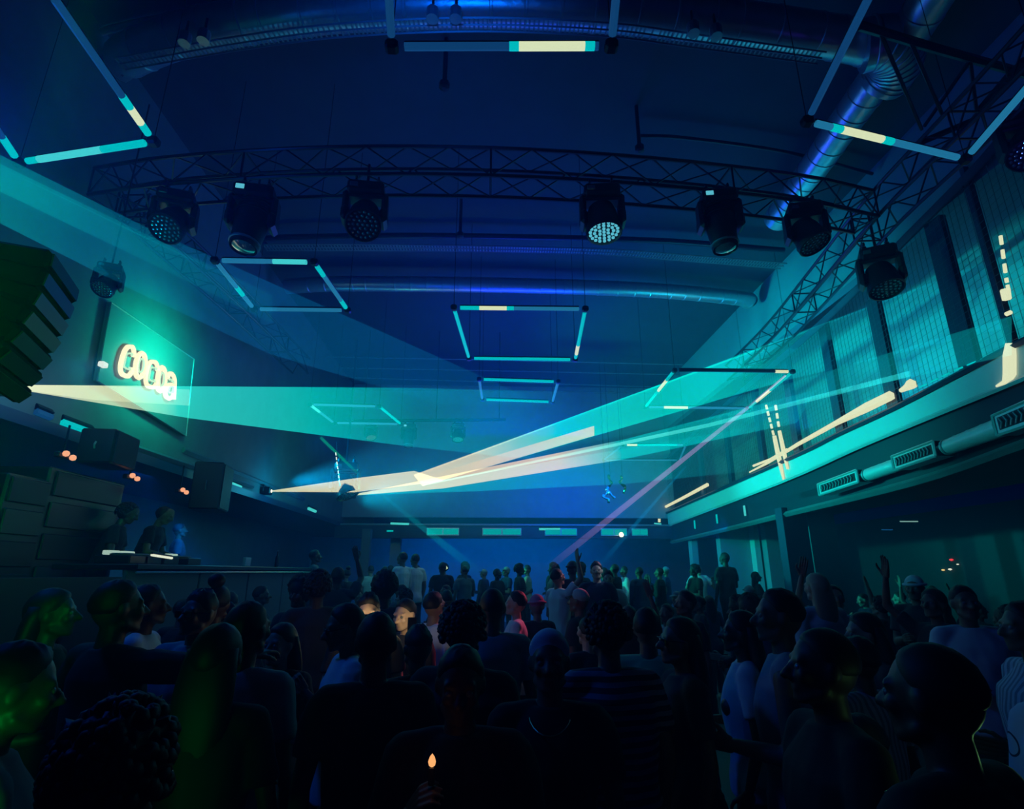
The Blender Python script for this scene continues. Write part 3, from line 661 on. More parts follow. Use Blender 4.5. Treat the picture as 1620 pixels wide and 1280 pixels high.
# laser light hitting the screen and the parapet, built as glowing tubes
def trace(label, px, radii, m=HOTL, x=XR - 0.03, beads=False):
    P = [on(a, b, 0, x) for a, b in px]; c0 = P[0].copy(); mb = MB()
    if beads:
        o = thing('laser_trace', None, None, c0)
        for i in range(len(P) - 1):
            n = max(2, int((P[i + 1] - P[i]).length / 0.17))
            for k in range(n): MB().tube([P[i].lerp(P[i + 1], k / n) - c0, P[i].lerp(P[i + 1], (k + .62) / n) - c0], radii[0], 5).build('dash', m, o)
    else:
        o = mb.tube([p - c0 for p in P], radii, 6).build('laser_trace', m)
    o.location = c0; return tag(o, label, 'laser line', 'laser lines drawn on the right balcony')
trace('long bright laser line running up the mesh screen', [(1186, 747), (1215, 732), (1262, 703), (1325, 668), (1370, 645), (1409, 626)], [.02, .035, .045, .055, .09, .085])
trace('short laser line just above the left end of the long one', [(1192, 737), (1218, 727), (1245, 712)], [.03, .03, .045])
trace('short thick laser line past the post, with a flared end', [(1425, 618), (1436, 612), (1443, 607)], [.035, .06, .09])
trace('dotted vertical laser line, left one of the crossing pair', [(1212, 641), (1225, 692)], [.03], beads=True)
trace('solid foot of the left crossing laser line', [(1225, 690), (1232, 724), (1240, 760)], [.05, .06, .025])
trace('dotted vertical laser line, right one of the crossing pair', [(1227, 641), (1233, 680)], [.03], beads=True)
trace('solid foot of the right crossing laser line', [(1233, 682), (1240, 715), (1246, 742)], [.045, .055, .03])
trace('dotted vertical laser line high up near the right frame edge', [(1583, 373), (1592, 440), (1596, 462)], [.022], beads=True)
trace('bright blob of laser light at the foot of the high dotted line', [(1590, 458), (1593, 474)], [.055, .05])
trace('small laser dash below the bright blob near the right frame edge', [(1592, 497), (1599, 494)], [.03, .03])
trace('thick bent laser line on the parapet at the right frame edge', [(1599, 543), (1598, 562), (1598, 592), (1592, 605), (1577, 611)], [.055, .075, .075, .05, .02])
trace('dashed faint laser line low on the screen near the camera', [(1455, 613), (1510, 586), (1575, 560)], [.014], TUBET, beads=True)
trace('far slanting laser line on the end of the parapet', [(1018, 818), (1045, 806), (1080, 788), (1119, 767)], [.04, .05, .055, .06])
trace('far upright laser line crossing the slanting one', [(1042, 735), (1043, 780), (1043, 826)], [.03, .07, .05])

# ------------------------------------------------------------------ neon sign on the left wall
xw = XL + 0.06
sg = thing('sign_board', 'flat dark sign board on the left wall with a glowing neon word', 'sign', (xw, 8.3, 4.95))
def sp(px, py, dx=0.0): return on(px, py, 0, xw + dx) - Vector((xw, 8.3, 4.95))
bd = [sp(172, 478), sp(304, 568), sp(291, 690), sp(150, 602)]
MB().prism(bd, (0.05, 0, 0)).build('backing_board', mat('sign_board_paint', (0.16, 0.2, 0.22), 0.6), sg)
MB().tube([q + Vector((.03, 0, 0)) for q in bd], 0.012, 4, closed=True).build('edge_strip', GALV, sg)
NEON = mat('neon_tube', emit=(0.95, 0.92, 0.62), es=1.1, nee=True); NEONI = mat('neon_tube_inner', emit=(0.55, 0.90, 0.62), es=1.0)
# letter boxes: four corner pixels (top left, top right, bottom right, bottom left)
LB = [[(199, 546), (213, 551), (207, 596), (187, 592)], [(218, 556), (232, 561), (226, 600), (212, 596)], [(236, 569), (250, 576), (247, 613), (228, 611)], [(252, 577), (263, 585), (259, 621), (247, 617)], [(265, 588), (277, 594), (275, 632), (260, 629)]]
def glyph(ch, inset=0.0):
    i = inset
    if ch == 'C': return [[(1 - i * 1.2, .70), (1 - i, .84 - i * .3), (.78, 1 - i), (.5, 1 - i), (.2, .94 - i), (i, .72), (i, .3), (.2, .06 + i), (.5, i), (.78, i), (1 - i, .16 + i * .3), (1 - i * 1.2, .32)]]
    if ch == 'O': return [[(.5 + (.5 - i) * math.sin(a), .5 + (.5 - i) * math.cos(a)) for a in [2 * PI * k / 16 for k in range(17)]]]
    return [[(.08 + i, .76), (.25, .95 - i), (.5, 1 - i), (.85 - i, .92 - i), (1 - i, .7), (1 - i, i)], [(1 - i, .55), (.6, .56 - i * .3), (.2 + i, .48 - i * .2), (i, .26), (.18 + i * .4, .05 + i), (.5, i), (.85, .1 + i), (1 - i, .28)]]
for ch, bx in zip('COCOA', LB):
    q = [sp(a, b, 0.07) for a, b in bx]
    def mp(u, v): return q[3].lerp(q[2], u).lerp(q[0].lerp(q[1], u), v)
    mb = MB()
    for st in glyph(ch): mb.tube(curve_pts([mp(*p) for p in st], 40), 0.034, 6)
    lo = mb.build('letter', NEON, sg)
    mb = MB()
    for st in glyph(ch, 0.23): mb.tube(curve_pts([mp(*p) + Vector((.01, 0, 0)) for p in st], 40), 0.014, 5)
    mb.build('inner_tube', NEONI, lo)
MB().bbox(sp(163, 577, .05), (0.08, 0.1, 0.07), 0.01).build('light_strip', WHITEL, sg)  # small glowing white light strip beside the board

mat('array_black', (0.003, 0.003, 0.004), 0.8).node_tree.nodes['Principled BSDF'].inputs['Specular IOR Level'].default_value = 0.05
# ------------------------------------------------------------------ left side: speakers, racks, lamps
def cabinet(name, label, c, sz, rz=0.0, group=None, grille=True):
    r = thing(name, label, 'speaker', (c[0], c[1], c[2] - sz[2] / 2), rz, group)
    MB().bbox((0, 0, sz[2] / 2), sz, 0.02).build('cabinet', BLACKP, r)
    if grille:
        MB().box((sz[0] / 2 + 0.008, 0, sz[2] / 2), (0.015, sz[1] * .9, sz[2] * .92)).build('grille', mat('speaker_grille', (0.012, 0.014, 0.018), 0.6, 0.2, bump=0.6, bscale=90), r)
        h = MB()
        for k in (-1, 1): h.tube([(k * .0, -sz[1] / 2 - .01, sz[2] * (.5 + k * .1)), (0, -sz[1] / 2 - .03, sz[2] * .5), (0, -sz[1] / 2 - .01, sz[2] * (.5 - k * .1))], 0.012, 5)
        h.build('handle', GALVD, r)
    return r
for k in range(7):
    q = on(44 - 8 * k + (k * k) * -0.6, 432 + 24 * k, 1, 2.9)
    r = thing('array_speaker', ('topmost', 'second', 'third', 'fourth', 'fifth', 'sixth', 'lowest')[k] + ' cabinet of the curved speaker hang at the left photo edge', 'speaker', q, 0.35, 'hung line array speakers'); r.rotation_euler = (0, 0.12 * k, 0.35)
    MB().bbox((0, 0, 0), (0.34, 0.5, 0.105), 0.02).build('cabinet', mat('array_black', (0.003, 0.003, 0.004), 0.7), r); MB().box((0.172, 0, 0), (0.012, 0.44, 0.075)).build('grille', BLACKM, r)
p = on(335, 772, 0, -4.7)
r = cabinet('hanging_speaker', 'black box speaker hanging below the left ledge above the DJ booth', (p.x, p.y, p.z), (0.45, 0.7, 0.78), 0.2)
MB().tube([(0, 0, .78), (0, 0, 3.6 - p.z + .39)], 0.03, 6).build('mount', BLACKM, r)
p = on(172, 712, 0, -4.75)
r = cabinet('hanging_speaker', 'wide black speaker box mounted at the left ledge beside the strip light', (p.x, p.y, p.z), (0.4, 0.58, 0.42), 0.1)
for k, (x, y, lab) in enumerate([(107, 721, 'warm twin lamp nearest the camera, left of the DJ'), (211, 755, 'middle warm twin lamp, left above the DJ'), (290, 777, 'warm twin lamp beside the hanging speaker')]):
    q = on(x, y, 0, -4.55); r = thing('twin_lamp', lab, 'lamp', q, 0, 'warm twin lamps under the left ledge')
    MB().bbox((-.05, 0, .0), (0.06, 0.2, 0.06), 0.01).build('housing', BLACKM, r); MB().tube([(-.05, 0, 0), (-.05, 0, 3.6 - q.z)], 0.012, 5).build('stem', BLACKM, r)
    for s_ in (-1, 1): MB().lathe([(0, -.034), (.026, -.024), (.034, 0), (.026, .024), (0, .034)], 10, Matrix.Translation((0.02, s_ * 0.055, -s_ * .012))).build('bulb', WARM, r, smooth=True)
structure('floor_stage', MB().box((-5.7, 9.6, 0.55), (3.8, 12.0, 1.1)), BLACKP)
def rack(label, px0, px1, py0, py1, x, d=0.7):
    a = on(px0, py0, 0, x); b = on(px1, py1, 0, x); y0, y1 = a.y, b.y; zt_ = (a.z + on(px1, py0 + (px1 - px0) * .3, 0, x).z) / 2
    r = thing('equipment_rack', label, 'rack', (x - d / 2, (y0 + y1) / 2, 1.1), 0, 'racks and boxes behind the booth'); h = max(.5, zt_ - 1.1); wy = y1 - y0
    MB().bbox((0, 0, h / 2), (d, wy, h), 0.02).build('case', BLACKP, r)
    n = max(3, int(h / .3))
    for k in range(n):
        MB().bbox((d / 2 + .01, 0, h * (k + .5) / n), (0.03, wy * .86, h / n * .8), 0.01).build('rack_unit', BLACKM if k % 2 else BLACKP, r)
rack('tall black equipment rack left of the DJ under the wide speaker', 82, 178, 735, 870, -4.9)
rack('black rack at the left photo edge behind the booth', 15, 60, 745, 860, -4.9, 0.6)
# DJ booth
xd = -3.85; a = on(205, 882, 0, xd); b = on(490, 902, 0, xd); zt_ = (a.z + b.z) / 2
r = thing('dj_booth', 'long dark DJ booth counter along the left side of the hall', 'booth', (xd - 0.35, (a.y + b.y) / 2, 0.0)); wy = b.y - a.y
PANELM = mat('booth_panel', (0.10, 0.12, 0.16), 0.45, var=0.15, bscale=2)
MB().bbox((0, 0, zt_ - .04), (0.9, wy, 0.06), 0.01).build('counter_top', BLACKP, r)
for k in range(4): MB().bbox((0.32, wy * (-.375 + .25 * k), zt_ / 2), (0.05, wy * .245, zt_ - .14), 0.012).build('front_panel', PANELM, r)
MB().tube([(0.45, -wy / 2, zt_ - .1), (0.45, wy / 2, zt_ - .1)], 0.012, 4).build('edge_strip', GALV, r)
tag(MB().box((xd - .35, a.y - 1.6, 1.0), (0.8, 2.9, 2.0)).build('stage_front', BLACKP), 'tall black stage front panel left of the DJ booth', 'stage front')
def deck(kind, y, label):
    r = thing(kind, label, 'DJ equipment', (xd - .35, y, zt_ - .01), 0, 'equipment on the DJ booth')
    MB().bbox((0, 0, .05), (0.4, 0.36, 0.1), 0.012).build('body', BLACKP, r)
    if kind == 'media_player':
        MB().lathe([(0.0, 0.1), (0.12, 0.1), (0.13, 0.115), (0.11, 0.125), (0, 0.125)], 20).build('platter', GALVD, r); MB().bbox((-.13, 0, .13), (0.08, 0.2, 0.05), 0.008).build('screen', mat('deck_screen', emit=(0.35, 0.55, 0.5), es=0.9), r)
    else:
        m_ = MB()
        for i in range(4):
            for j in range(5): m_.lathe([(.013, .1), (.011, .125), (0, .126)], 8, Matrix.Translation((-.14 + i * .08, -.13 + j * .065, 0)))
        m_.build('knob', GALVD, r)
ys = lambda px: on(px, 893, 0, xd).y
deck('media_player', ys(240), 'media player on the booth nearest the camera with a lit screen'); deck('media_player', ys(262), 'media player on the booth in front of the DJ'); deck('audio_mixer', ys(290), 'audio mixer on the booth under the hands of the DJ'); deck('media_player', ys(325), 'media player on the booth farther from the camera than the mixer')
q = on(240, 878, 0, xd + .02); r_ = on(272, 883, 0, xd + .02)
strip_light(q, r_, mat('booth_light', emit=(0.75, 0.85, 0.7), es=1.0), 'thin bright strip light on the booth edge before the DJ', None, 0.03)
tag(MB().bbox((0, 0, .07), (0.05, 0.22, 0.14), 0.01).build('paper_sign', mat('pale_card', (0.4, 0.5, 0.6), .7)), 'small pale card standing on the booth counter', 'card').location = (xd, ys(390), zt_ - .01)
for k, px in enumerate((446, 450)):
    r = thing('drinks_bottle', ['taller', 'shorter'][k] + ' bottle standing on the far end of the booth', 'bottle', (xd - .1 - k * .05, ys(px), zt_ - .01), 0, 'bottles on the booth')
    MB().lathe([(.03, 0), (.035, .01), (.035, .17 - k * .03), (.014, .22 - k * .03), (.012, .29 - k * .04)], 10).build('glass_body', BLACKP, r, smooth=True); MB().lathe([(.015, .29 - k * .04), (.015, .31 - k * .04)], 8).build('cap', GALV, r)

# ------------------------------------------------------------------ under the balconies, back platform
structure('floor_platform', MB().box((1.2, 16.5, 0.2), (14.0, 8.0, 0.4)), FLOORM)
PAN = mat('pale_partition', (0.35, 0.4, 0.5), 0.6, var=0.2, bscale=1.5)
def colm(label, px0, px1, y, m, name='column', z0=0.4, py=0):
    a = at(px0, 870, y); b = at(px1, 870, y); w_ = b.x - a.x
    o = MB().bbox((0, 0, (3.44 - z0) / 2), (w_, 0.3, 3.44 - z0), 0.01).build(name, m); o.location = ((a.x + b.x) / 2, y, z0)
    return tag(o, label, name.replace('_', ' '))
colm('slim pale column under the back balcony right of centre', 1092, 1102, 19.0, PAN)
colm('pale wall panel under the right balcony with people in front', 1137, 1190, 17.6, PAN, 'partition_panel')
colm('bright slim column between two pale panels under the balcony', 1191, 1200, 17.3, mat('pale_column', (0.7, 0.8, 0.85), .5))
colm('pale wall panel left of the dark square pillar', 1210, 1238, 17.0, PAN, 'partition_panel')
colm('dark square pillar under the right balcony', 1239, 1278, 12.5, SLATE, z0=0)
colm('dim panel right of the dark square pillar', 1279, 1322, 13.6, mat('dim_partition', (0.12, 0.15, 0.2), .7), 'partition_panel', z0=0)
colm('slim dark column under the back balcony left of centre', 572, 586, 19.5, WALLD)
colm('slim lit column under the back balcony left of the pale shirts', 618, 634, 21.5, PAN)
for k, (x, y, m_, s_, lab) in enumerate([(1505, 886, mat('red_led', emit=(.8, .05, .08), es=1), .05, 'tiny red bar light among the far right heads'), (1515, 893, WHITEL, .03, 'tiny white bar light beside the red one'), (1492, 902, mat('yellow_led', emit=(.8, .7, .3), es=1), .04, 'tiny yellow bar light left of the lit cap'), (1503, 901, WHITEL, .045, 'small white bar light below the red one'), (1440, 824, WHITEL, .0, ''), (702, 899, mat('greenish_lamp', emit=(.6, .85, .6), es=1), .10, 'small bright greenish lamp in the far crowd left of centre'), (1014, 895, CYANL, .0, '')]):
    if s_: tag(MB().lathe([(0, -s_ * .5), (s_ * .7, -s_ * .2), (s_, 0.0), (s_ * .6, s_ * .5), (0, s_ * .6)], 8).build('far_light', m_), lab, 'lamp', 'tiny lights behind the crowd').location = on(x, y, 0, 11.46) if x > 1000 else at(x, y, 13.5)
strip_light(at(1424, 825, 11), at(1452, 825, 11), mat('thin_strip', emit=(.2, .45, .45), es=.8), 'thin strip light on the ceiling under the right balcony', None, .025)
strip_light(at(1395, 838, 12), at(1412, 838, 12), TUBED, 'dim short strip light under the right balcony left of the other one', None, .03)
# dangling gold figures on the back wall
GOLD = mat('gold_foil', (0.9, 0.7, 0.35), 0.25, 1.0)
for k, (x, y, h) in enumerate([(966, 768, 34), (985, 766, 26), (958, 783, 20)]):
    q = at(x, y, 17.5); r = thing('gold_ornament', ['largest gold ornament dangling before the back wall', 'gold ornament dangling on the right of the largest', 'smallest gold ornament hanging lowest on the left'][k], 'ornament', q, 0, 'dangling gold ornaments')
    s_ = h / 34; mb = MB(); random.seed(k + 3)
    mb.tube(curve_pts([(random.uniform(-.1, .1), random.uniform(-.05, .05), s_ * (.35 - .15 * i)) for i in range(6)], 20), [.02 + .03 * abs(math.sin(i * .7)) for i in range(21)], 6)
    mb.build('foil_body', GOLD, r, smooth=True); MB().tube([(0, 0, s_ * .3), (0, 0, 6 - q.z + 3)], .006, 4).build('hanging_thread', BLACKM, r)

ls = thing('glint_row', 'painted row of white glints left of the far dark moving light', 'painted glints', at(531, 712, 13.2))  # white glints built as glowing dashes on an added wire
for k in range(7):
    a, b = at(531 + k * .95, 716 + k * 7.2, 13.2), at(531.6 + k * .95, 720.6 + k * 7.2, 13.2)
    MB().tube([a - ls.location, b - ls.location], .014, 5).build('dash', WHITEL, ls)
MB().tube([(0, 0, .2), at(538, 770, 13.2) - ls.location], .005, 4).build('wire', BLACKM, ls)
# ------------------------------------------------------------------ people
import bmesh
def remesh(mb, vox, smooth=2, noise_amp=0.0, nscale=6.0, name='m'):
    """fuse the closed shapes of mb into one continuous skin"""
    me = bpy.data.meshes.new(name); me.from_pydata(mb.v, [], mb.f); me.update()
    bm = bmesh.new(); bm.from_mesh(me); bmesh.ops.recalc_face_normals(bm, faces=bm.faces); bm.to_mesh(me); bm.free()
    o = bpy.data.objects.new('tmp', me); col.objects.link(o)
    m = o.modifiers.new('r', 'REMESH'); m.mode = 'VOXEL'; m.voxel_size = vox
    if smooth:
        s = o.modifiers.new('s', 'SMOOTH'); s.factor = 0.5; s.iterations = smooth
    dg = bpy.context.evaluated_depsgraph_get(); dg.update()
    out = bpy.data.meshes.new_from_object(o.evaluated_get(dg)); out.name = name
    bpy.data.objects.remove(o, do_unlink=True)
    if noise_amp:
        n = len(out.vertices); c = np.empty(n * 3); out.vertices.foreach_get('co', c); c = c.reshape(-1, 3); nn = np.empty(n * 3); out.vertices.foreach_get('normal', nn); nn = nn.reshape(-1, 3)
        f = np.array([noise.noise(Vector((p[0] * nscale * 1.6, p[1] * nscale * 1.6, p[2] * nscale))) for p in c])
        c = c + nn * (f * noise_amp)[:, None]; out.vertices.foreach_set('co', c.ravel())
    out.polygons.foreach_set('use_smooth', [True] * len(out.polygons)); out.update()
    return out
def ell(mb, c, r, n=14, m=9, M=None):
    vs = []; fs = []; c = Vector(c)
    for i in range(1, m):
        t = PI * i / m
        for k in range(n):
            a = 2 * PI * k / n; vs.append(Vector((math.sin(t) * math.cos(a) * r[0], math.sin(t) * math.sin(a) * r[1], math.cos(t) * r[2])))
    top = len(vs); vs.append(Vector((0, 0, r[2]))); vs.append(Vector((0, 0, -r[2])))
    for i in range(m - 2):
        for k in range(n): l = (k + 1) % n; fs.append((i * n + k, (i + 1) * n + k, (i + 1) * n + l, i * n + l))
    for k in range(n): l = (k + 1) % n; fs.append((top, k, l)); fs.append((top + 1, (m - 2) * n + l, (m - 2) * n + k))
    vs = [c + v for v in vs]
    if M is not None: vs = [M @ v for v in vs]
    mb.add(vs, fs)
def cap(mb, a, b, ra, rb, M=None, n=12):
    a, b = Vector(a), Vector(b)
    if M is not None: a, b = M @ a, M @ b
    d = (b - a); L = max(d.length, 1e-5); d.normalize(); pts = []; rs = []
    for k in range(1, 5): t = PI / 2 * k / 4; pts.append(a - d * ra * math.cos(t)); rs.append(ra * math.sin(t))
    for k in range(3, 0, -1): t = PI / 2 * k / 4; pts.append(b + d * rb * math.cos(t)); rs.append(rb * math.sin(t))
    pts.insert(4, a.lerp(b, .5)); rs.insert(4, (ra + rb) / 2); pts.insert(5, b); rs.insert(5, rb)
    mb.tube(pts, rs, n)
def loft(mb, secs, n=20):
    vs = []; fs = []
    for z, cx, cy_, rx, ry in secs:
        for k in range(n):
            a = 2 * PI * k / n; vs.append((cx + rx * math.copysign(abs(math.cos(a)) ** .85, math.cos(a)), cy_ + ry * math.sin(a), z))
    m = len(secs)
    for i in range(m - 1):
        for k in range(n): l = (k + 1) % n; fs.append((i * n + k, i * n + l, (i + 1) * n + l, (i + 1) * n + k))
    fs.append(tuple(range(n - 1, -1, -1))); fs.append(tuple((m - 1) * n + k for k in range(n)))
    mb.add(vs, fs)
def hand(mb, w, d, palm_n, curl=0.35, spread=0.0):
    """palm, four unequal fingers and a thumb; w wrist, d pointing direction, palm_n the way the palm faces"""
    d = Vector(d).normalized(); n = Vector(palm_n); n = (n - d * n.dot(d)).normalized(); s = d.cross(n)   # s: thumb side negative
    w = Vector(w); M = Matrix((s, n, d)).transposed().to_4x4(); M.translation = w
    for q in (-.028, -.009, .01, .027): cap(mb, (q * .7, 0, .005), (q, 0, .085), .017, .012, M, 8)
    for i, (q, L) in enumerate(((-.03, .072), (-.01, .082), (.01, .076), (.029, .06))):
        p = Vector((q, 0, .09)); a = curl * .5; 
        for j, f in enumerate((.45, .3, .25)):
            dr = Vector((q * (.8 + 5 * spread), math.sin(a), math.cos(a))).normalized(); e = p + dr * L * f * 1.1
            cap(mb, p, e, .0092 - j * .0008, .0085 - j * .0008, M, 7); p = e; a += curl * (1.1 if j else .9)
    p = Vector((-.026, .006, .02)); a = Vector((-.055, .016, .055)); b = Vector((-.058, .03, .082)); c = Vector((-.052, .04, .10))
    cap(mb, p, a, .014, .011, M, 7); cap(mb, a, b, .0105, .0095, M, 7); cap(mb, b, c, .0095, .008, M, 7)
PIV = Vector((0, -.005, 1.53))
def head_matrix(yaw=0, tilt=0, roll=0):
    return Matrix.Translation(PIV) @ Euler((tilt, roll, yaw)).to_matrix().to_4x4()
def add_head(mb, H, w=1.0):
    """H maps head space (origin at the pivot) to body space"""
    T = H @ Matrix.Translation(-PIV)
    ell(mb, (0, -.012, 1.66), (.076 * w, .096, .098), 18, 12, T)
    ell(mb, (0, .028, 1.602), (.056 * w, .062, .062), 14, 9, T)
    cap(mb, (0, .088, 1.662), (0, .114, 1.628), .009, .0155, T, 8); cap(mb, (-.012, .1, 1.624), (.012, .1, 1.624), .010, .010, T, 8)
    cap(mb, (-.042, .070, 1.676), (.042, .070, 1.676), .0145, .0145, T, 8)
    for s_ in (-1, 1):
        ell(mb, (s_ * .036, .066, 1.632), (.026, .026, .026), 10, 7, T)
        ell(mb, (s_ * .079 * w, -.008, 1.645), (.011, .021, .032), 10, 7, T)
        cap(mb, (s_ * .05, .02, 1.585), (s_ * .02, .07, 1.563), .020, .018, T, 8)
    cap(mb, (-.018, .088, 1.598), (.018, .088, 1.598), .009, .009, T, 7); cap(mb, (-.015, .086, 1.586), (.015, .086, 1.586), .0095, .0095, T, 7)
    ell(mb, (0, .078, 1.562), (.022, .02, .018), 10, 7, T)
def proto(key, arms, hands, female=False, sleeve='tee', lean=0.0, head=(0, 0, 0), step=0.05, heavy=1.0, skirt=False):
    """arms: ((elbow, wrist) left, (elbow, wrist) right) in a 1.75 m body that faces +Y"""
    sw = .172 if female else .195; B = MB(); S = MB(); Tn = MB(); Sh = MB(); e = .014
    hx = .155 if female else .15; k = heavy
    secs = [(.80, 0, 0, .10, .09), (.86, 0, -.01, hx * k, .115 * k), (.93, 0, -.01, (hx + .012) * k, .122 * k), (1.04, 0, 0, (.125 if female else .14) * k, .098 * k), (1.16, 0, .005, (.13 if female else .152) * k, .104 * k),
            (1.28, 0, .01, (.15 if female else .175) * k, .118 * k), (1.37, 0, 0, (.158 if female else .185) * k, .108 * k), (1.43, 0, -.008, .145, .082), (1.475, 0, -.012, .078, .06)]
    def sh(p):   # lean the upper body about the hips
        p = Vector(p); z = max(0, p.z - .95); return Vector((p.x, p.y + math.sin(lean) * z, p.z - (1 - math.cos(lean)) * z))
    def shear(mb_, i0):
        for i in range(i0, len(mb_.v)): mb_.v[i] = tuple(sh(mb_.v[i]))
    loft(B, secs)
    if female:
        for s_ in (-1, 1): ell(B, (s_ * .07, .095, 1.27), (.058, .052, .055))
    for s_ in (-1, 1): cap(B, (s_ * .05, -.03, 1.46), (s_ * (sw - .02), -.01, 1.435), .045, .055)
    cap(B, (0, -.018, 1.45), (0, -.008, 1.58), .056 if not female else .047, .052 if not female else .044)
    H = head_matrix(*head); add_head(B, H, .97 if female else 1.0)
    loft(S, [(.84, 0, -.008, (hx + .03) * k, .135 * k), (.845, 0, -.008, (hx + .034) * k, .14 * k)] + [(z, cx, cy_, rx + e + (.012 if z < 1.2 else 0), ry + e + (.01 if z < 1.2 else 0)) for z, cx, cy_, rx, ry in secs[2:7]] + [(1.435, 0, -.008, .155, .096), (1.478, 0, -.012, .092, .075), (1.492, 0, -.012, .078, .07)])
    for s_ in (-1, 1): cap(S, (s_ * .05, -.03, 1.462), (s_ * (sw - .02), -.01, 1.437), .05, .066)
    shear(B, 0); shear(S, 0)
    for s_, (el, wr), hd in ((-1, arms[0], hands[0]), (1, arms[1], hands[1])):
        a = sh((s_ * sw, -.005, 1.42)); el = Vector((el[0] * s_, el[1], el[2])); wr = Vector((wr[0] * s_, wr[1], wr[2])); el, wr = sh(el), sh(wr)
        d = (el - a).normalized(); el = a + d * .285; d2 = (wr - el).normalized(); wr = el + d2 * .25
        ar = .047 if not female else .038
        cap(B, a, el, ar * 1.1, ar * .82); cap(B, el, el.lerp(wr, .35), ar * .82, ar * .84); cap(B, el.lerp(wr, .35), wr, ar * .84, .0265 if not female else .022)
        hd_n, hd_c = hd
        hb = MB(); hand(hb, wr, d2, Vector(hd_n) * Vector((s_, 1, 1)), hd_c); hands_mb = hb
        if s_ < 0: HB = hb
        else: HB.add(hb.v, hb.f)
        if sleeve == 'tee':
            S.tube([a - d * .03, a + d * .06, a.lerp(el, .62), a.lerp(el, .64)], [ar * 1.25, ar * 1.5, ar * 1.42, ar * 1.36], 12)
        elif sleeve == 'long':
            S.tube([a - d * .03, a + d * .06, a.lerp(el, .6), el], [ar * 1.2, ar * 1.45, ar * 1.25, ar * 1.2], 12); cap(S, el, el.lerp(wr, .8), ar * 1.2, ar * .95); S.tube([el.lerp(wr, .7), el.lerp(wr, .97)], [ar, ar * .92], 12)
    for s_ in (-1, 1):
        hp = Vector((s_ * .085, -.01, .88)); kn = Vector((s_ * .10, .02 + s_ * step, .47)); an = Vector((s_ * .11, -.01 + s_ * step * 1.2, .075))
        cap(B, hp, kn, .088 * k, .055); cap(B, kn, kn.lerp(an, .35), .055, .056); cap(B, kn.lerp(an, .35), an, .056, .036)
        cap(B, an + Vector((0, -.02, -.03)), an + Vector((s_ * .01, .14, -.04)), .036, .028)
        if skirt: pass
        cap(Tn, hp, kn, .105 * k, .072); Tn.tube([kn, kn.lerp(an, .5), an + Vector((0, 0, .04))], [.072, .068, .058], 12)
        foot = an + Vector((0, 0, -.075)); 
        cap(Sh, foot + Vector((0, -.045, .045)), foot + Vector((s_ * .012, .15, .04)), .045, .038, n=10)
    loft(Tn, [(.80, 0, -.01, .12 * k, .11 * k), (.85, 0, -.01, (hx + .018) * k, .128 * k), (.93, 0, -.01, (hx + .022) * k, .132 * k), (1.0, 0, -.005, (hx + .004) * k, .118 * k), (1.01, 0, -.005, (hx) * k, .112 * k)])
    # one skin: body fused, then the finely fused hands sunk into the wrists
    b = remesh(B, .0095, 2, name=key + '_body'); h = remesh(HB, .0042, 1, name='h')
    bm = bmesh.new(); bm.from_mesh(b); bm.from_mesh(h); bm.to_mesh(b); bm.free(); b.polygons.foreach_set('use_smooth', [True] * len(b.polygons)); b.update()
    return dict(body=b, shirt=remesh(S, .0115, 1, .010, 7, name=key + '_shirt'), trousers=remesh(Tn, .016, 1, .008, 7, name=key + '_trousers'), shoes=remesh(Sh, .013, 1, name=key + '_shoe'),
                head=Matrix.Translation(sh(PIV) - PIV) @ H, female=female)
DN = ((.25, -.02, 1.13), (.25, .06, .9)); FR = ((.24, .02, 1.14), (.06, .25, 1.2)); BENT = ((.25, .0, 1.14), (.17, .26, 1.15)); UP = ((.30, .12, 1.60), (.24, .16, 1.9)); PH = ((.25, .06, 1.14), (.10, .24, 1.38))
OUT = ((.36, .20, 1.40), (.34, .48, 1.42)); CR = ((.24, .04, 1.14), (-.08, .2, 1.18)); DJ = ((.28, .10, 1.17), (.2, .36, 1.08)); MID = ((.33, .02, 1.22), (.28, .22, 1.38))
rel = ((-1, .2, 0), .3); grip = ((-1, .1, .2), 1.15); op = ((0, 1, .1), .12); dn_ = ((0, -.3, -1), .45)
PR = {
 'stand': proto('stand', (DN, DN), (rel, rel)),
 'drink': proto('drink', (DN, FR), (rel, grip), head=(.1, -.05, 0)),
 'crossed': proto('crossed', (CR, CR), (dn_, dn_), head=(-.1, 0, 0), heavy=1.06),
 'raised': proto('raised', (BENT, UP), (grip, op), head=(0, .08, 0), step=.1),
 'phone': proto('phone', (DN, PH), (rel, grip), head=(0, -.25, 0)),
 'point': proto('point', (DN, OUT), (rel, dn_), head=(-.3, 0, 0)),
 'dance': proto('dance', (MID, MID), (op, rel), head=(.2, -.1, .08), step=.1),
 'womanstand': proto('womanstand', (DN, BENT), (rel, rel), female=True),
 'womandance': proto('womandance', (MID, UP), (rel, op), female=True, head=(.2, .05, 0), step=.09),
 'womandrink': proto('womandrink', (FR, DN), (grip, rel), female=True, head=(-.2, -.08, 0)),
 'longsleeve': proto('longsleeve', (DN, BENT), (rel, grip), sleeve='long', heavy=1.05),
 'hoodie': proto('hoodie', (CR, DN), (rel, rel), sleeve='long', head=(0, -.2, 0), heavy=1.12),
 'tank': proto('tank', (BENT, DN), (grip, rel), sleeve='none', head=(.3, 0, 0)),
 'dj': proto('dj', (DJ, DJ), (dn_, dn_), lean=.28, head=(0, -.35, 0)),
 'heavy': proto('heavy', (BENT, DN), (rel, rel), heavy=1.22, head=(.15, -.05, 0)),
}
